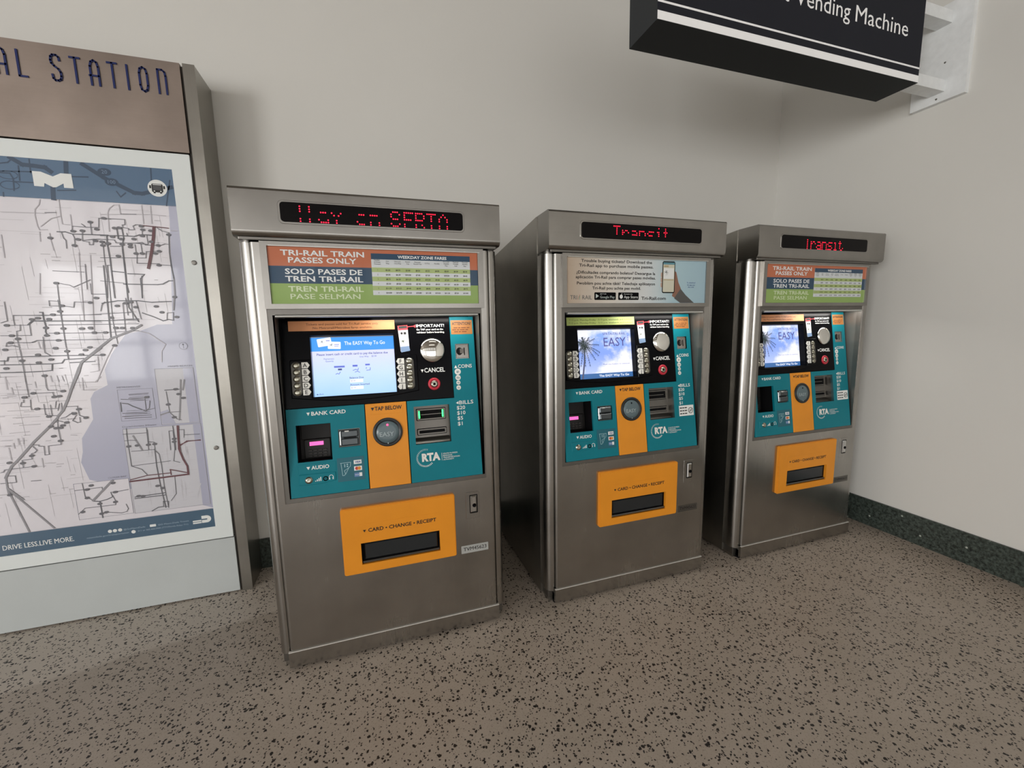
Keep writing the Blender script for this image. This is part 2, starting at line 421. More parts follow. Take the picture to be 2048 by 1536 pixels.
def f_cabinet(b):
    out = [(0.066, 0.015), (0.80, 0.015), (0.80, 1.761), (0.066, 1.829)]
    for x in (-0.003, 0.932):
        b.fr = Frame((x, 0, 0), (0, 1, 0), (0, 0, 1), (1, 0, 0)); b.prism(out, 0, 0.012, STEEL_SIDE, back=True)
    b.fr = Frame((0.009, 0, 0), (0, 1, 0), (0, 0, 1), (1, 0, 0))
    b.prism([(0.066, 1.817), (0.80, 1.749), (0.80, 1.761), (0.066, 1.829)], 0, 0.923, STEEL_SIDE, back=True)
    b.fr = G; b.box(0.009, 0.788, 0.932, 0.80, 0.015, 1.749, STEEL_SIDE)
    b.box(0.009, 0.0, 0.932, 0.40, 0.02, 0.697, STEEL_DARK); b.box(0.009, 0.0, 0.932, 0.40, 1.407, 1.655, STEEL_DARK)
    return 0.002
def f_post(right):
    def fn(b):
        r = 0.034; pts = [(0.037, -0.016), (0.037, 0.066), (0.0, 0.066)]
        pts += [(0.0 + r - r * math.cos(a), 0.018 - r * math.sin(a)) for a in [math.radians(x) for x in range(0, 91, 9)]]
        if right: pts = [(0.9415 - x, y) for x, y in pts]
        b.fr = G; extr(b, pts, 0.062, 1.657, STEEL, True)
        # collar below the hood
        col = [(0.037, -0.012), (0.037, 0.06), (0.006, 0.06)] + [(0.006 + 0.028 - 0.028 * math.cos(a), 0.016 - 0.028 * math.sin(a)) for a in [math.radians(x) for x in range(0, 91, 15)]]
        if right: col = [(0.9415 - x, y) for x, y in col]
        extr(b, col, 1.657, 1.669, STEEL_DARK, True)
    return fn
def f_plinth(b):
    b.fr = G; b.box(0.014, 0.004, 0.927, 0.10, 0.0, 0.066, STEEL_SIDE); b.box(0.034, -0.018, 0.908, 0.004, 0.0, 0.05, BLACKM)
    b.box(0.034, -0.0335, 0.908, 0.03, 0.010, 0.0745, STEEL)
    b.box(0.0345, -0.0350, 0.9075, -0.026, 0.0745, 0.0780, mat('ledge_highlight', '#dedbd4', 0.5, 0.4))  # pale strip on the plinth's top edge: its highlight painted as colour
    return 0.001
def f_hood(b):
    b.fr = Frame((0, 0, 0), (0, 1, 0), (0, 0, 1), (1, 0, 0))
    pts = [(0.066, 1.83), (-0.060, 1.83), (-0.066, 1.824)]
    pts += [(-0.066 + 0.02 - 0.02 * math.cos(a), 1.688 - 0.02 * math.sin(a)) for a in [math.radians(x) for x in range(0, 91, 10)]]
    pts += [(0.066, 1.668)]
    b.prism(pts, 0, 0.9415, STEEL_H, back=True)
    b.fr = G; b.box(0.012, -0.050, 0.93, -0.03, 1.660, 1.668, STEEL_DARK)
    b.fr = front(-0.066); b.prism(rrect(0.145, 1.713, 0.797, 1.792, 0.016), -0.002, 0.0012, STEEL_H, 0.001)
    return 0.004
def f_ledwin(led):
    def fn(b):
        b.fr = front(-0.0672); b.prism(rrect(0.152, 1.720, 0.791, 1.786, 0.012, 5), 0, 0.001, LEDWIN)
        for chars, pu, pv, top, mask in led:
            for ch, u in chars:
                for j, row_ in enumerate(GLYPH[ch]):
                    if j in mask: continue
                    for i, c in enumerate(row_):
                        if c == '1': b.flat(circ(u + i * pu, top - j * pv, 0.0024, 10), LED, 0.0014)
    return fn
def f_signframe(b):
    b.fr = front(-0.026); b.prism(rrect(0.073, 1.424, 0.875, 1.658), 0, 0.0165, STEEL_H, holes=[rrect(0.095, 1.4415, 0.852, 1.6425)])
    b.prism(rrect(0.10, 1.6425, 0.86, 1.6445), 0.016, 0.018, ALU)
    return 0.0015
def f_fare(b):
    b.fr = front(-0.037)
    b.rect(0.0955, 1.575, 0.8515, 1.642, SIGN_OR); b.rect(0.0955, 1.514, 0.8515, 1.575, SIGN_BL); b.rect(0.0955, 1.442, 0.8515, 1.514, SIGN_GR)
    for s_, u0, u1, v, m in (('TRI-RAIL TRAIN', .136, .417, 1.6125, SIGN_WH), ('PASSES ONLY', .159, .389, 1.5875, SIGN_WH), ('SOLO PASES DE', .146, .407, 1.5475, SIGN_WH),
                          ('TREN TRI-RAIL', .145, .408, 1.5215, SIGN_WH), ('TREN TRI-RAIL', .152, .408, 1.486, PALEGREEN), ('PASE SELMAN', .157, .394, 1.459, PALEGREEN)):
        b.text(s_, u0, v, 0.0185, m, w=u1 - u0, bold=0.022, n=0.001)
    return None
def f_chart(b):
    b.fr = front(-0.038)
    b.prism(rrect(.441, 1.474, .820, 1.628), 0, 0.0006, SIGN_WG)
    b.rect(.441, 1.6065, .820, 1.628, SIGN_BL, 0.0009)
    b.text('WEEKDAY ZONE FARES', .632, 1.612, 0.0105, SIGN_WH, w=.188, bold=0.03, n=0.0013, align='C')
    for k in (0, 2, 4): b.rect(.441, 1.5765 - (k + 1) * 0.0170, .820, 1.5765 - k * 0.0170, mat('chart_green', '#a3b66f', 0.4, coat=0.4), 0.0009)
    heads = [('Number', 'of Zones', 'Traveled'), ('One', 'Way'), ('Discount', 'One-Way'), ('Round', 'Trip'), ('Discount', 'Round-Trip'), ('12-Trip',), ('Monthly',), ('Discount', 'Monthly', 'Pass'), ('Regional', 'Monthly', 'Pass'), ('Discount', 'Monthly', 'Pass')]
    cols = [.462 + k * .0375 for k in range(10)]
    for c, hs in zip(cols, heads):
        for i, h in enumerate(hs): b.text(h, c, 1.594 + 0.004 * (len(hs) - 1) - i * 0.0075, 0.0045, INK, align='C', n=0.0013, maxw=.034)
    rr = random.Random(4)
    for k in range(6):
        v = 1.5765 - (k + 1) * 0.0170 + 0.0055
        b.text(str(k + 1), cols[0], v, 0.0052, INK, align='C', n=0.0013)
        for c in cols[1:]: b.text('$%d.%d%d' % (rr.randint(2, 9) + k, rr.choice((0, 2, 5, 7)), rr.choice((0, 5))), c, v, 0.0052, INK, align='C', n=0.0013, bold=0.02)
def f_appsign(b):
    b.fr = front(-0.037)
    m = mat('app_poster', '#d8c9b0', 0.4, coat=0.6)
    if not m.get('done'):
        t = NT(m); g = t.n('ShaderNodeTexCoord'); sp = t.n('ShaderNodeSeparateXYZ'); t.l(g.outputs['Generated'], sp.inputs[0])
        t.l(t.ramp(sp.outputs['X'], [(0.0, lin('#b09c86')), (0.28, lin('#d6cec2')), (0.55, lin('#d3d8d8')), (0.75, lin('#a8c6cf')), (1.0, lin('#9cb9c6'))]), t.b.inputs['Base Color']); m['done'] = 1
    b.rect(0.0955, 1.442, 0.8515, 1.642, m)
    for s_, u0, u1, v in (('Trouble buying tickets? Download the', .166, .537, 1.6225), ('Tri-Rail app to purchase mobile passes.', .156, .545, 1.602), ('\u00bfDificultades comprando boletos? Descargue la', .143, .556, 1.572),
                          ('aplicaci\u00f3n Tri-Rail para comprar pases m\u00f3viles.', .139, .559, 1.5515), ('Pwobl\u00e8m pou achte tik\u00e8? Telechaje aplikasyon', .145, .556, 1.5245), ('Tri-Rail pou achte pas mobil.', .222, .478, 1.5035)):
        b.text(s_, u0, v, 0.0125, INK, w=u1 - u0, bold=0.018, n=0.001)
    b.text('TRI', .112, 1.459, 0.018, mat('logo_grey', '#4d5558', 0.5), w=.034, n=0.001); b.text('RAIL', .172, 1.459, 0.018, mat('logo_grey', '#4d5558', 0.5), w=.049, n=0.001)
    for k, c in enumerate(('#b9825e', '#7f99a4', '#9aa86c')):
        b.stroke([(.150 + .005 * k, 1.459), (.154 + .003 * k, 1.470), (.160, 1.479 - .003 * k)], .0022, mat('logo_stripe_%d' % k, c, 0.5), 0.001)
    for u0, u1 in ((.233, .344), (.357, .467)): b.prism(rrect(u0, 1.4565, u1, 1.4905, .004), 0.0006, 0.001, BLACK)
    b.flat([(.240, 1.464), (.240, 1.484), (.256, 1.474)], mat('badge_grey', '#b9c3c0', 0.5), 0.0014)
    b.text('GET IT ON', .262, 1.481, .0045, WHITE, n=0.0014); b.text('Google Play', .262, 1.464, .0115, mat('badge_grey', '#b9c3c0', 0.5), w=.076, n=0.0014)
    b.flat(circ(.3725, 1.4715, .0085, 18, .0095), WHITE, 0.0014); b.flat([(.372, 1.482), (.377, 1.488), (.377, 1.483)], WHITE, 0.0014)
    b.text('Download on the', .387, 1.481, .0045, WHITE, n=0.0014); b.text('App Store', .387, 1.464, .0125, WHITE, w=.075, n=0.0014)
    b.text('Tri-Rail.com', .482, 1.457, .0145, INK, w=.138, bold=0.02, n=0.001)
    skin = mat('print_skin', '#8a5f4a', 0.5, coat=0.5); slv = mat('print_sleeve', '#4b4a48', 0.5, coat=0.5); pale = mat('print_pale_skin', '#c3a48f', 0.5, coat=0.5)
    b.flat([(.668, 1.592), (.676, 1.588), (.690, 1.540), (.706, 1.510), (.704, 1.470), (.680, 1.462), (.655, 1.475), (.660, 1.495)], skin, 0.001)
    b.flat([(.704, 1.510), (.735, 1.480), (.786, 1.4425), (.704, 1.4425), (.668, 1.464), (.672, 1.470)], slv, 0.0012)
    for v in (1.575, 1.552, 1.528): b.flat(rrect(.588, v - .012, .602, v + .010, .005), pale, 0.001)
    b.flat(rrect(.596, 1.489, .668, 1.637, .008), BLACK, 0.0016); b.flat(rrect(.600, 1.494, .664, 1.632, .004), mat('phone_cream', '#cfcdb8', 0.4, coat=0.5), 0.002)
    b.rect(.600, 1.622, .664, 1.632, mat('phone_blue', '#5d8f9c', 0.5), 0.0024); b.rect(.603, 1.556, .661, 1.606, WHITE, 0.0024); b.rect(.604, 1.610, .630, 1.618, mat('phone_tan', '#b5a27c', 0.5), 0.0024)
    palm(b, .617, 1.588, .014, mat('logo_grey', '#4d5558', 0.5), 0.0028, 7, 3); b.rect(.603, 1.549, .661, 1.552, mat('phone_tan', '#b5a27c', 0.5), 0.0024)
    for k, s_ in enumerate(('To download', 'the app scan', 'this code')): b.text(s_, .765, 1.536 - .0105 * k, .0065, VBLUE, align='C', n=0.001)

def f_lowerdoor(b):
    b.fr = G; x0, x1, y0, y1 = .0395, .8995, -.030, 0.0
    r = .012; pts = [(x0, y1)] + [(x0 + r - r * math.cos(a), y0 + r - r * math.sin(a)) for a in [math.radians(k) for k in range(0, 91, 10)]] + [(x1 - r + r * math.sin(a), y0 + r - r * math.cos(a)) for a in [math.radians(k) for k in range(0, 91, 10)]] + [(x1, y1)]
    extr(b, pts, .080, .690, STEEL)
def f_upperdoor(b):
    b.fr = G; r = .012; y0, y1 = -.030, 0.0
    for mir in (0, 1):
        pts = [(.0395, y1)] + [(.0395 + r - r * math.cos(a), y0 + r - r * math.sin(a)) for a in [math.radians(k) for k in range(0, 91, 10)]] + [(.074, y0), (.074, y1)]
        if mir: pts = [(.939 - x, y) for x, y in pts]
        extr(b, pts, .690, 1.655, STEEL)
    b.fr = front(-.027)
    b.prism(rrect(.074, .690, .865, 1.4245), -.027, 0.0, STEEL_DARK, holes=[rrect(.0905, .7065, .8605, 1.402)])
    # reveal of the recess
    b.fr = G
    for x in (.0865, .8605): b.box(x, -.0265, x + .004, .21, .70, 1.406, REVEAL)
    b.box(.0865, -.0265, .8645, .21, 1.402, 1.406, REVEAL)
    b.box(.0865, .206, .8645, .21, .70, 1.406, BLACKM)
    b.box(.074, -.027, .865, .0, 1.4245, 1.655, STEEL_DARK)
def f_liprail(b):
    b.fr = Frame((0, 0, 0), (0, 1, 0), (0, 0, 1), (1, 0, 0))
    b.prism([(-.0285 + .008 * math.cos(a), 1.398 + .006 * math.sin(a)) for a in [2 * math.pi * i / 14 for i in range(14)]], .100, .848, ALU, back=True, smooth=True)
def f_backing(b):
    b.fr = PF; b.prism(rrect(.093, 0.004, .853, .690), -.126, -.120, BLACKM)
    b.prism(rrect(.093, 0.002, .096, .690), -.04, -.006, BLACKM); b.prism(rrect(.849, 0.002, .853, .690), -.04, -.006, BLACKM)
    b.prism(rrect(.3785, 0.002, .3830, .342), -.04, -.006, BLACKM); b.prism(rrect(.5430, 0.002, .5475, .342), -.04, -.006, BLACKM); b.prism(rrect(.742, 0.342, .747, .690), -.04, -.006, BLACKM)

def f_tealleft(b):
    b.fr = PF
    pin = rrect(.126, .134, .250, .278); crd = rrect(.276, .178, .357, .249)
    b.prism(rrect(.096, .001, .379, .3415), -.012, 0, TEAL, holes=[pin, crd])
    # wells
    for q, d, m in ((pin, -.090, mat('pin_well', '#1a1614', 0.6)), (crd, -.010, STEEL_DARK)):
        b.flat(q, m, d); q = ccw(q)
        b.add([PF(u, v, d) for u, v in q] + [PF(u, v, -.0115) for u, v in q], [[(i + 1) % 4, i, 4 + i, 4 + (i + 1) % 4] for i in range(4)], BLACKM)
    b.text('BANK CARD', .184, .3125, .0145, WHITE, w=.125, bold=.02); b.flat([(.167, .325), (.179, .325), (.173, .3125)], WHITE)
    b.prism(rrect(.126, .090, .261, .127, .003), 0, .0008, TEAL, .0006)
    b.text('AUDIO', .172, .1035, .0140, WHITE, w=.064, bold=.02, n=.0014); b.flat([(.155, .1155), (.168, .1155), (.1615, .1035)], WHITE, .0014)
def f_audio(b):
    b.fr = PF
    pts = [(.127, .0475), (.150, .0455), (.185, .0455), (.215, .047), (.245, .0505), (.258, .0525), (.258, .0855), (.127, .0875)]
    b.prism(pts, 0, .003, TEAL, .0015)
    for i in range(4): b.box(.183 + i * .0062, .0565, .1865 + i * .0062, .0595 + i * .0042, .003, .0034, WHITE)
    arc = [(.241 + .0075 * math.cos(a), .067 + .008 * math.sin(a)) for a in [math.radians(k) for k in range(-20, 201, 20)]]
    b.stroke(arc, .002, WHITE, .0035); b.rect(.2325, .058, .2365, .0655, WHITE, .0036); b.rect(.2455, .058, .2495, .0655, WHITE, .0036)
def f_audiobtn(b):
    b.fr = PF; b.lathe(.161, .064, [(.0135, .003), (.0135, .004), (.0118, .004), (.0112, .0075), (.006, .0082), (.003, .0075), (.0005, .0075)], BRASS)
def f_jack(b):
    b.fr = PF; b.lathe(.2205, .0635, [(.0095, .003), (.0095, .0042), (.006, .0042), (.0055, .001), (.0005, .001)], BLACK, 24)
    b.lathe(.2205, .0635, [(.0035, .001), (.003, .003), (.0005, .003)], STEEL_DARK, 16)
def f_pinpad(b):
    b.fr = PF; b.prism(rrect(.140, .137, .238, .213, .004), -.0895, -.080, mat('pinpad_body', '#191615', 0.5), .002)
    b.prism(rrect(.130, .214, .247, .274, .004), -.0895, -.084, mat('pinpad_hood', '#1d1a1a', 0.6), .002)
def f_pindisp(lit):
    def fn(b):
        b.fr = PF; b.prism(rrect(.160, .1875, .212, .2030), -.080, -.079, PINK if lit else BLACK)
    return fn
def f_key(i, j):
    def fn(b):
        b.fr = PF; u = .155 + i * .0182; v = .1720 - j * .0115
        b.prism(rrect(u, v - .0080, u + .0145, v, .002), -.080, -.0765, mat('keypad_key', '#3c3836', 0.5), .001)
    return fn
def f_cardreader(b):
    b.fr = PF; DK = mat('card_reader_body', '#4b5052', 0.25, 0.6)
    b.prism(rrect(.279, .181, .354, .246, .003), -.0095, -.004, DK, .002)
    b.prism(rrect(.2855, .216, .350, .243, .003), -.004, .007, DK, .004)
    b.prism(rrect(.2855, .184, .350, .2125, .003), -.004, .007, DK, .004)
    b.prism(rrect(.280, .186, .285, .240, .002), -.004, .003, CHROME, .001)
    b.rect(.296, .2131, .342, .2155, BLACKM, .0035); b.prism(rrect(.300, .238, .316, .2425, .001), .005, .0078, LABEL, .0008)
def f_cardsticker(b):
    b.fr = PF; b.rect(.265, .042, .366, .136, TEAL_DK, .0005)
    b.prism(rrect(.3265, .1065, .3555, .122), .0005, .0008, WHITE); b.text('VISA', .341, .1108, .0072, VBLUE, w=.022, bold=.03, shear=.2, align='C', n=.0012)
    b.rect(.3265, .0800, .3560, .0975, WHITE, .0008); b.flat(circ(.337, .0888, .0068, 20), MCR, .0010); b.flat(circ(.3455, .0888, .0068, 20), MCO, .0012)
    b.rect(.3265, .0555, .3555, .0715, mat('print_steel_blue', '#5d7fae', 0.5), .0008); b.rect(.345, .0565, .3555, .0710, WHITE, .0010); b.text('NICE', .329, .0615, .0045, WHITE, n=.0012)
    wp = mat('icon_pale', '#9fc4cb', 0.5)
    b.stroke([(.277, .1155), (.315, .1155), (.313, .100), (.306, .094)], .0018, wp, .0008); b.stroke([(.279, .1155), (.283, .066), (.289, .066), (.298, .077)], .0018, wp, .0008)
    b.stroke([(.307, .0945), (.290, .0845), (.294, .0705), (.307, .0945)], .0018, wp, .0008)
    for q in ((.291, .098, .294, .111), (.2995, .106, .305, .111), (.2995, .098, .305, .103)): b.rect(*q, wp, .0008)
def f_tapplate(b):
    b.fr = PF; b.prism(rrect(.3825, .0005, .5435, .3415, .002), -.012, .0005, ORANGE, .0008)
    b.prism(rrect(.401, .297, .530, .335, .002), .0005, .0009, ORANGE, .0003)
    b.text('TAP BELOW', .4185, .3125, .0155, INK, w=.107, bold=.022, n=.0016); b.flat([(.4035, .3255), (.4170, .3255), (.4102, .3125)], INK, .0016)
def f_reader(b):
    b.fr = PF; cu, cv = .464, .222
    b.lathe(cu, cv, [(.0585, 0), (.0585, .005), (.056, .0065), (.0475, .0065), (.0455, .004), (.0445, .004)], mat('reader_ring', '#1b1d1e', 0.35), 40)
    b.lathe(cu, cv, [(.0450, .0041), (.0435, .0062), (.030, .0075), (.012, .0080), (.0005, .0080)], READER, 40)
    b.text('EASY', .432, .2055, .0175, READER_T, w=.055, n=.0088)
    b.flat(circ(.4625, .177, .0025, 12), READER_T, .0072)
def f_lamp(on):
    def fn(b):
        b.fr = PF; b.lathe(.464, .2515, [(.0042, .006), (.0042, .0078), (.002, .0086), (.0003, .0086)], mat('reader_lamp_on', '#ff6090', 0.4, emit=4, ehex='#ff2850') if on else BLACK, 16)
    return fn
def f_tealright(b):
    b.fr = PF
    bill = rrect(.573, .157, .7215, .316); coin = rrect(.764, .509, .824, .573)
    pts = [(.547, .0005), (.849, .0005), (.849, .690), (.746, .690), (.746, .3415), (.547, .3415)]
    b.prism(pts, -.012, 0, TEAL, holes=[bill, coin])
    for q, d, m in ((bill, -.047, STEEL_DARK), (coin, -.007, STEEL)):
        b.flat(q, m, d); q = ccw(q)
        b.add([PF(u, v, d) for u, v in q] + [PF(u, v, 0) for u, v in q], [[(i + 1) % 4, i, 4 + i, 4 + (i + 1) % 4] for i in range(4)], STEEL_DARK)
    b.text('COINS', .7705, .4685, .0150, WHITE, w=.061, bold=.010); b.flat([(.754, .4685), (.768, .4685), (.761, .4815)], WHITE)
    b.text('BILLS', .7660, .3120, .0155, WHITE, w=.062, bold=.010); b.flat([(.763, .3125), (.763, .3255), (.7515, .319)], WHITE)
    for s_, v in (('$20', .2905), ('$10', .2680), ('$5', .2455), ('$1', .2220)): b.text(s_, .754, v, .0150, WHITE, w={3: .0365, 2: .0245}[len(s_)] if s_ != '$1' else .021, bold=.012)
    for s_, v, r in (('$1', .4530, .0135), ('25\u00a2', .4275, .0115), ('10\u00a2', .4060, .0090), ('5\u00a2', .3845, .0098)):
        b.flat(circ(.768, v, r, 24), LABEL); b.text(s_, .768, v - r * .32, r * .62, TEAL_DK, align='C', n=.001, bold=.02)
    # agency emblem: a broken ring of dashes with the letters inside
    for k in range(26):
        a = math.radians(75 + k * 9.6)
        if 318 < math.degrees(a): break
        w_ = .0012 + .0020 * min(1, k / 18)
        c, s_ = math.cos(a), math.sin(a); cu, cv = .609, .0985
        b.stroke([(cu + .0315 * c, cv + .0315 * s_), (cu + .0385 * c, cv + .0385 * s_)], w_ * .8, WHITE, .0006, caps=False)
    b.text('RTA', .5935, .0855, .0300, LABEL, w=.0765, bold=.055, n=.001)
    b.rect(.6765, .0805, .6778, .1125, WHITE, .0006)
    for k, s_ in enumerate(('SOUTH FLORIDA', 'REGIONAL', 'TRANSPORTATION', 'AUTHORITY')): b.text(s_, .6825, .1055 - k * .0085, .0055, WHITE, w=(.062, .040, .071, .046)[k], bold=.01)
def f_billslot(hi):
    def fn(b):
        b.fr = PF; v0, v1 = (.2555, .3010) if hi else (.1925, .2155)
        b.prism(rrect(.585, v0 - .003, .7125, v1 + .003, .004), -.047, -.0462, BLACKM)
        b.prism(rrect(.588, v0, .7095, v1, .003), -.0462, -.040, STEEL_DARK, holes=[rrect(.594, v0 + .005, .7035, v1 - .005, .002)])
        b.prism(rrect(.594, v0 + .005, .7035, v1 - .005, .002), -.0468, -.0456, BLACKM)
        if hi: b.prism(rrect(.606, (v0 + v1) / 2 - .002, .694, (v0 + v1) / 2 + .001), -.0456, -.043, STEEL_DARK)
    return fn
def f_billlip(b):
    b.fr = Frame(PF(.5745, 0, 0), PF.V, PF.N, PF.U)
    b.prism([(.158, -.0465), (.180, -.0465), (.158, -.022)], 0, .1455, STEEL_DARK, back=True)
def f_glow(k):
    def fn(b):
        b.fr = PF; u = .598 if k == 0 else .6985; b.prism(rrect(u - .003, .262, u + .003, .2945, .0025), -.0456, -.0435, GREEN_L)
    return fn
def f_coin(b):
    b.fr = PF; b.prism(rrect(.767, .512, .821, .570, .002), -.007, -.0035, STEEL, .001)
    b.prism(circ(.782, .541, .0135, 24, .0165), -.0036, -.0030, BLACKM); b.prism(rrect(.784, .532, .802, .552), -.0034, -.0028, STEEL_DARK)
    b.prism(rrect(.8015, .524, .8055, .556), -.0036, -.0026, BLACKM)
def f_attention(b):
    b.fr = PF; b.rect(.7505, .6145, .8440, .6750, ATT)
    b.text('ATTENTION!', .797, .6545, .0125, INK, w=.082, bold=.02, align='C', n=.001)
    br = mat('print_brown', '#5a2c14', 0.5)   # three lines of print too small to read
    for k, (a0, a1) in enumerate(((.762, .832), (.756, .838), (.764, .830))):
        u = a0
        for w_ in (.017, .009, .021, .012, .016):
            if u + w_ > a1: break
            b.rect(u, .6405 - k * .0085, u + w_, .6440 - k * .0085, br, .001); u += w_ + .0035
def f_bills_sticker(b):
    b.fr = PF; b.rect(.750, .161, .841, .215, WHITE)
    for k in range(3):
        for u0, u1 in ((.7545, .768), (.7705, .782), (.7845, .799)): b.rect(u0, .2000 - k * .0150, u1, .2055 - k * .0150, INK, .001)
    b.flat(circ(.822, .187, .0155, 28), INK, .0008); b.flat(circ(.822, .187, .0125, 28), WHITE, .0010); b.prism(rrect(.8135, .1825, .8305, .1915), .0010, .0012, INK); b.rect(.8155, .1840, .8285, .1900, WHITE, .0014); b.flat(circ(.822, .187, .0022, 12), INK, .0016); b.stroke([(.812, .177), (.832, .197)], .0025, INK, .0018)

def f_blackpanel(b):
    b.fr = PF; b.prism(rrect(.098, .3445, .743, .690), -.012, 0, BLACK, holes=[rrect(.1965, .3825, .5105, .6235)])
    for q in (((.1965, .3825, .5105, .3835)), (.1965, .6225, .5105, .6235)): b.prism(rrect(*q), -.036, -.0121, BLACKM)
    for q in ((.1955, .3825, .1965, .6235), (.5105, .3825, .5115, .6235)): b.prism(rrect(*q), -.036, -.0121, BLACK)
    # raised surround of the push buttons, curved below
    low = [(.120 + .48 * i / 24, .383 - .022 * math.sin(math.pi * i / 24)) for i in range(25)]
    hole = rrect(.1965, .3825, .5105, .6235)
    b.prism(low + [(.600, .530), (.596, .536), (.515, .536), (.515, .381), (.193, .381), (.193, .530), (.124, .530), (.120, .526)], 0, .006, BLACK, .003)
    b.text('IMPORTANT!', .6045, .6475, .0125, WHITE, w=.117, bold=.018, n=.001)
    b.text('Go TAP your card on the', .605, .6345, .0075, WHITE, w=.112, n=.001, bold=.008); b.text('validator before boarding.', .605, .6225, .0075, WHITE, w=.117, n=.001, bold=.008)
    b.text('CANCEL', .6265, .4570, .0180, WHITE, w=.087, bold=.02); b.flat([(.612, .470), (.6245, .470), (.618, .457)], WHITE)
    b.flat([(.592, .6525), (.600, .6590), (.602, .6525), (.600, .646)], RED_P, .001); b.stroke([(.560, .650), (.592, .6525)], .003, RED_P, .001)
def f_ticketpic(b):
    b.fr = PF; lb = mat('print_lightblue', '#7c96b8', 0.5)
    b.flat([(.529, .655), (.569, .658), (.572, .555), (.536, .549)], SIGN_WH, .0008); b.flat([(.529, .655), (.569, .658), (.570, .638), (.531, .636)], RED_P, .0010)
    b.flat([(.533, .654), (.566, .656), (.567, .645), (.535, .643)], INK, .0012); b.flat(circ(.544, .624, .005, 14), INK, .0012); b.rect(.552, .619, .562, .629, INK, .0012)
    b.flat([(.535, .568), (.571, .571), (.574, .552), (.570, .550), (.538, .545)], lb, .0012); palm(b, .548, .592, .012, PALMG, .0014, 7, 2)
def f_screen(kind):
    def fn(b):
        b.fr = Frame(PF(0, 0, -.034), PF.U, PF.V, PF.N)
        u0, v0, u1, v1 = .195, .381, .512, .625
        b.rect(u0, v0, u1, v1, SCR_PAY if kind == 'pay' else SCR_SKY, 0)
        if kind == 'pay':
            b.rect(u0, .564, u1, .6185, SC_BLUE, .0003); b.rect(u0, .6185, u1, v1, emis('screen_grey', '#8a8f98', .5), .0003)
            b.text('The EASY Way To Go', .318, .5865, .0145, SC_WHITE, w=.158, n=.0006, bold=.005)
            def rot(q, cu, cv, a): return [(cu + (x - cu) * math.cos(a) - (y - cv) * math.sin(a), cv + (x - cu) * math.sin(a) + (y - cv) * math.cos(a)) for x, y in q]
            b.flat(rot(rrect(.218, .584, .270, .616, .003), .244, .6, .14), SC_WHITE, .0006); b.flat(rot(rrect(.256, .572, .304, .601, .003), .28, .586, -.05), SC_WHITE, .0009)
            palm(b, .235, .602, .011, SC_PALM, .0008, 7, 5); palm(b, .269, .589, .011, SC_PALM, .0012, 7, 6)
            for q in ((.250, .604, .264, .607), (.280, .588, .298, .5905), (.280, .582, .296, .584)): b.rect(*q, SC_MID, .0012)
            b.text('Please insert cash or credit card to pay the balance due', .213, .5465, .0088, SC_TEXT, w=.272, n=.0006, bold=.012)
            b.text('Payment(s):', .238, .5300, .0058, SC_TEXT, n=.0006); b.text('Quantity', .244, .5205, .0058, SC_TEXT, n=.0006); b.text('One Way', .373, .5340, .0062, SC_TEXT, n=.0006); b.text('$5.00', .420, .5345, .0062, SC_TEXT, n=.0006)
            b.rect(.274, .496, .314, .503, SC_MID, .0006); b.rect(.288, .485, .303, .492, SC_TEXT, .0006); b.rect(.344, .497, .363, .5045, SC_MID, .0006); b.rect(.393, .5, .411, .5065, SC_MID, .0006)
            for q in ([(.279, .470), (.285, .473), (.291, .470), (.296, .478)], [(.345, .482), (.355, .486), (.363, .482), (.366, .490)], [(.352, .475), (.362, .478), (.370, .473)], [(.396, .487), (.397, .492)], [(.397, .480), (.411, .481), (.412, .490)]): b.stroke(q, .0022, SC_MID, .0006)
            b.text('Balance Due', .330, .4490, .0072, SC_TEXT, w=.054, n=.0006, bold=.01); b.rect(.331, .4330, .381, .4455, SC_WHITE, .0006); b.text('$5.00', .334, .4370, .0055, SC_TEXT, n=.0009)
            b.text('Amount Inserted', .330, .4205, .0072, SC_TEXT, w=.075, n=.0006, bold=.01); b.rect(.331, .4050, .381, .4175, SC_WHITE, .0006); b.text('$0.00', .334, .4090, .0055, SC_TEXT, n=.0009)
            b.stroke([(.204, .3925), (.213, .3925)], .0014, SC_TEXT, .0006); b.flat([(.203, .3925), (.208, .3955), (.208, .3895)], SC_TEXT, .0006); b.text('Back', .215, .3905, .0055, SC_TEXT, n=.0006)
        else:
            b.rect(u0, v0, u1, .4085, SC_SEA, .0003)
            b.text('The EASY Way To Go', .318, .3905, .0105, SC_WHITE, w=.170, n=.0006, bold=.015)
            b.text('SFRTA/TRI-RAIL', .351, .5960, .0120, SC_PURP, w=.130, n=.0006); b.text('EASY', .354, .5400, .0430, SC_PURP, w=.126, n=.0006)
            b.text('CARD', .489, .605, .0085, SC_MID, w=.042, ang=-math.pi / 2, n=.0006)
            b.text('Push any button to continue', .345, .4480, .0065, SC_TEXT, w=.150, n=.0006)
            b.flat([(.222, .381), (.231, .381), (.246, .470), (.249, .540), (.243, .540), (.238, .470)], SC_TRUNK, .0005)
            palm(b, .247, .545, .078, SC_PALM, .0006, 15, 8); palm(b, .240, .565, .045, SC_PALM, .0009, 11, 9)
    return fn
BTN_V = [.5085, .4825, .4565, .4305, .4045]
def f_strip(right):
    def fn(b):
        b.fr = PF; u0 = .549 if right else .1245
        b.prism(rrect(u0, .3905, u0 + .0355, .5225, .0175, 6), .006, .0085, mat('button_plate', '#56544f', 0.4, 0.7), .001)
    return fn
def f_button(right, i):
    def fn(b):
        b.fr = PF; b.lathe(.5668 if right else .1422, BTN_V[i], [(.0125, .0085), (.0122, .0098), (.0105, .0102), (.0095, .0115), (.005, .0122), (.0004, .0124)], BRASS, 24)
    return fn
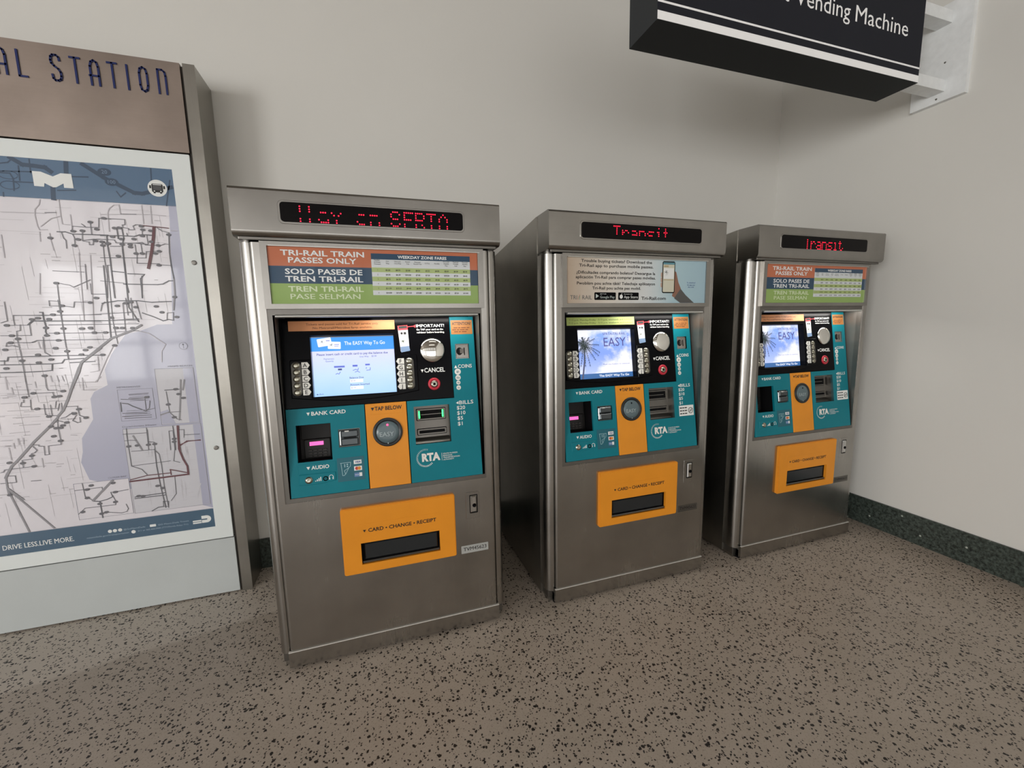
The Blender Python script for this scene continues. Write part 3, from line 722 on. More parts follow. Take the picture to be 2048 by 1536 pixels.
def f_label(right, i):
    def fn(b):
        b.fr = PF; v = BTN_V[i]; h = .0118
        if right: pts = [(.5225, v - h), (.5465, v - h), (.5465, v + h), (.5225, v + h), (.5145, v)]
        else: pts = [(.1615, v - h), (.1825, v - h), (.1905, v), (.1825, v + h), (.1615, v + h)]
        b.prism(pts, .006, .0068, LABEL, .0004); b.text('ABCDEFGHIJ'[i + (5 if right else 0)], .532 if right else .1735, v - .0075, .0150, INK, align='C', n=.0074, bold=.012)
    return fn
def f_mirror(b):
    b.fr = PF; b.lathe(.6655, .5500, [(.0525, 0), (.0525, .003), (.0512, .0035)], BLACK, 40)
    b.lathe(.6655, .5500, [(.0512 * math.cos(a), .0035 + .013 * math.sin(a)) for a in [math.radians(k) for k in range(0, 90, 6)]] + [(.0003, .0165)], mat('mirror', '#e8e6e0', 0.03, 1.0), 48)
def f_cancel(b):
    b.fr = PF; b.lathe(.6645, .4065, [(.0262, 0), (.0262, .003), (.0235, .006), (.0155, .006), (.0145, .003)], RED, 36)
    b.lathe(.6645, .4065, [(.0145, .003), (.0140, .008), (.0095, .0092), (.0060, .0088)], BRASS, 28); b.lathe(.6645, .4065, [(.0058, .0086), (.0050, .0094), (.0003, .0094)], BLACK, 20)
def f_notice(kind):
    def fn(b):
        b.fr = PF; lime = kind == 'lime'
        u0, u1 = (.142, .5145) if lime else (.123, .5175)
        b.prism(rrect(u0, .6415, u1, .6800), 0, .0006, NOTICE_GR if lime else NOTICE_OR)
        m = mat('print_olive', '#55641a', 0.5) if lime else mat('print_brown', '#5a2c14', 0.5)
        if lime: t_ = ('7:15 p.m. Monday-Friday - 5:15 p.m. weekends and holidays', '7:15 p.m. Monday-Friday - 5:15 p.m. weekends and holidays')
        else: t_ = ('Tickets and passes sold for Tri-Rail service only.', 'No Metrorail/Metrobus fares available.')
        w_ = (.345, .350) if lime else (.270, .222)
        for k in (0, 1): b.text(t_[k], (u0 + u1) / 2, .6630 - k * .0145, .0085, m, w=w_[k], align='C', n=.001)
    return fn
def f_tray(b):
    b.fr = front(-.030); hole = rrect(.3325, .3985, .6495, .4900)
    pl = rrect(.2635, .3610, .7190, .6405, .008)
    b.prism(pl, 0, .0135, ORANGE, holes=[hole]); tp = inset(ccw(pl), .003)
    b.prism(tp, .0135, .0160, ORANGE, holes=[hole])
    b.prism(rrect(.329, .511, .655, .5715, .002), .0160, .0164, ORANGE)
    b.text('CARD \u2022 CHANGE \u2022 RECEIPT', .3640, .5345, .0150, INK, w=.273, bold=.022, n=.0168); b.flat([(.3435, .5460), (.3560, .5460), (.3497, .5355)], INK, .0168)
def f_slot(b):
    b.fr = front(-.030); q = ccw(rrect(.3325, .3985, .6495, .4900))
    b.flat(q, BLACK, .0012)
    b.prism([(.335, .400), (.647, .400), (.647, .409), (.335, .409)], .001, .013, STEEL_DARK, .004)
    b.prism([(.335, .4855), (.647, .4855), (.647, .489), (.335, .489)], .001, .010, STEEL_DARK, .002)
    b.prism(rrect(.345, .413, .640, .480), .0012, .004, mat('slot_flap', '#25282a', 0.25), .003)
def f_latch(b):
    b.fr = front(-.030); b.prism(rrect(.769, .514, .829, .634, .003), 0, .0015, STEEL, .0008)
    b.prism(rrect(.786, .537, .822, .621, .003), .0015, .0018, BLACKM); b.prism(rrect(.790, .541, .818, .617, .003), .0016, .007, CHROME, .005)
    b.lathe(.806, .574, [(.0085, .006), (.0085, .0085), (.006, .0085), (.005, .0072), (.0003, .0072)], BLACK, 20)
def f_tag(num, pale):
    def fn(b):
        b.fr = front(-.030); b.prism(rrect(.7425, .3545, .8645, .3905, .001), 0, .0006, mat('asset_tag_pale', '#a9aaa6', 0.45) if pale else STEEL_DARK)
        b.text(num, .804, .3655, .0165, INK, w=.104, bold=.012, align='C', n=.001)
    return fn

def machine(loc, label, led, sign, screen, notice, tag, pay_on, sticker, pin_lit, palet):
    t = thing('ticket_machine', loc, label, 'ticket machine', 'stainless ticket vending machines')
    part('cabinet', 'cab', f_cabinet, t); part('corner_post', 'pl', f_post(0), t); part('corner_post', 'pr', f_post(1), t)
    part('plinth', 'plinth', f_plinth, t)
    hood = part('display_hood', 'hood', f_hood, t); part('display_window', 'lw' + label, f_ledwin(led), hood, label='black window with glowing red dot matrix text')
    fr = part('sign_frame', 'sf', f_signframe, t)
    if sign == 'fare':
        part('fare_sign', 'fare', f_fare, fr, label='terracotta, navy and green striped printed sign'); part('fare_chart', 'chart', f_chart, fr)
    else: part('app_sign', 'app', f_appsign, fr, label='beige to blue printed sign with a hand holding a phone')
    ud = part('upper_door_frame', 'ud', f_upperdoor, t); part('lip_rail', 'lip', f_liprail, ud); part('backing_panel', 'bk', f_backing, ud)
    ld = part('lower_door', 'ld', f_lowerdoor, t); part('latch', 'latch', f_latch, ld); part('asset_tag', 'tag' + tag, f_tag(tag, palet), ld)
    tr = part('receipt_tray', 'tray', f_tray, t, label='amber plastic tray surround'); part('tray_slot', 'slot', f_slot, tr)
    tl = part('bank_card_panel', 'tl', f_tealleft, t, label='teal panel')
    part('audio_panel', 'aud', f_audio, tl); part('audio_button', 'aub', f_audiobtn, tl); part('headphone_jack', 'jack', f_jack, tl)
    part('card_reader', 'cr', f_cardreader, tl); part('card_sticker', 'cs', f_cardsticker, tl)
    pp = part('pin_pad', 'pp', f_pinpad, t); part('pin_display', 'pd%d' % pin_lit, f_pindisp(pin_lit), pp)
    for j in range(3):
        for i in range(4): part('key', 'key%d%d' % (i, j), f_key(i, j), pp)
    tp = part('tap_plate', 'tp', f_tapplate, t, label='amber plate'); part('tap_reader', 'rd', f_reader, tp); part('reader_lamp', 'lamp%d' % pay_on, f_lamp(pay_on), tp)
    cp = part('cash_panel', 'tr_', f_tealright, t, label='teal L-shaped panel')
    part('coin_slot', 'coin', f_coin, cp); part('attention_notice', 'att', f_attention, cp, label='amber notice')
    ba = part('bill_acceptor', 'bl', f_billlip, t); part('bill_slot', 'bs1', f_billslot(1), ba); part('bill_slot', 'bs0', f_billslot(0), ba)
    if pay_on:
        for k in (0, 1): part('indicator_light', 'gl%d' % k, f_glow(k), ba, label='lit green indicator')
    if sticker: part('bills_sticker', 'bst', f_bills_sticker, cp, label='white sticker')
    bp = part('screen_panel', 'bp', f_blackpanel, t, label='glossy black panel')
    part('screen', 'sc' + screen, f_screen(screen), bp, label='lit screen'); part('validator_picture', 'tk', f_ticketpic, bp)
    part('notice_strip', 'ns' + notice, f_notice(notice), bp); part('convex_mirror', 'mir', f_mirror, bp); part('cancel_button', 'can', f_cancel, bp, label='red cancel button')
    for r_ in (0, 1):
        st = part('button_strip', 'st%d' % r_, f_strip(r_), t)
        for i in range(5): part('push_button', 'pb%d%d' % (r_, i), f_button(r_, i), st); part('button_label', 'la%d%d' % (r_, i), f_label(r_, i), st)
    # fluorescent tube behind the lip of the recess, lighting the panel from above
    L = bpy.data.lights.new('recess_tube_light', 'AREA'); L.shape = 'RECTANGLE'; L.size = 0.40; L.size_y = 0.02; L.energy = 0.7; L.color = (1, 0.96, 0.9)
    o = bpy.data.objects.new('recess_tube_light', L); COL.objects.link(o); o.parent = t; o.location = (.63, -.002, 1.3985); o.rotation_euler = (0.15, 0, 0)
    return t
def row(s_, u0, step): return [(c, u0 + i * step) for i, c in enumerate(s_) if c != ' ']
L1 = [([('y', .3170)], .0075, .0083, 1.774, (4,)), ([('H', .2145), ('a', .2740), ('e', .4020), ('n', .4480)], .0075, .0083, 1.774, (3, 4)), ([('S', .5210), ('F', .5690), ('R', .6110), ('T', .6535), ('A', .6990)], .0075, .0083, 1.774, (4,))]
L2 = [(row('Transit', .311, .0442), .0075, .0083, 1.7755, (5, 6))]
L3 = [(row('Transit', .316, .0415), .0075, .0088, 1.7760, (0,))]
m1 = machine((0, 0, 0), 'ticket machine nearest the map case, with a pale blue payment screen', L1, 'fare', 'pay', 'orange', 'TVM45623', 1, 0, 1, 1)
machine((1.1601, .0072, 0), 'middle ticket machine under a sign showing a hand with a phone', L2, 'app', 'sky', 'lime', 'TVM45622', 0, 1, 1, 0)
machine((2.3115, .0078, 0), 'ticket machine standing beside the right wall, farthest from the map case', L3, 'fare', 'sky', 'orange', 'TVM45621', 0, 1, 0, 0)
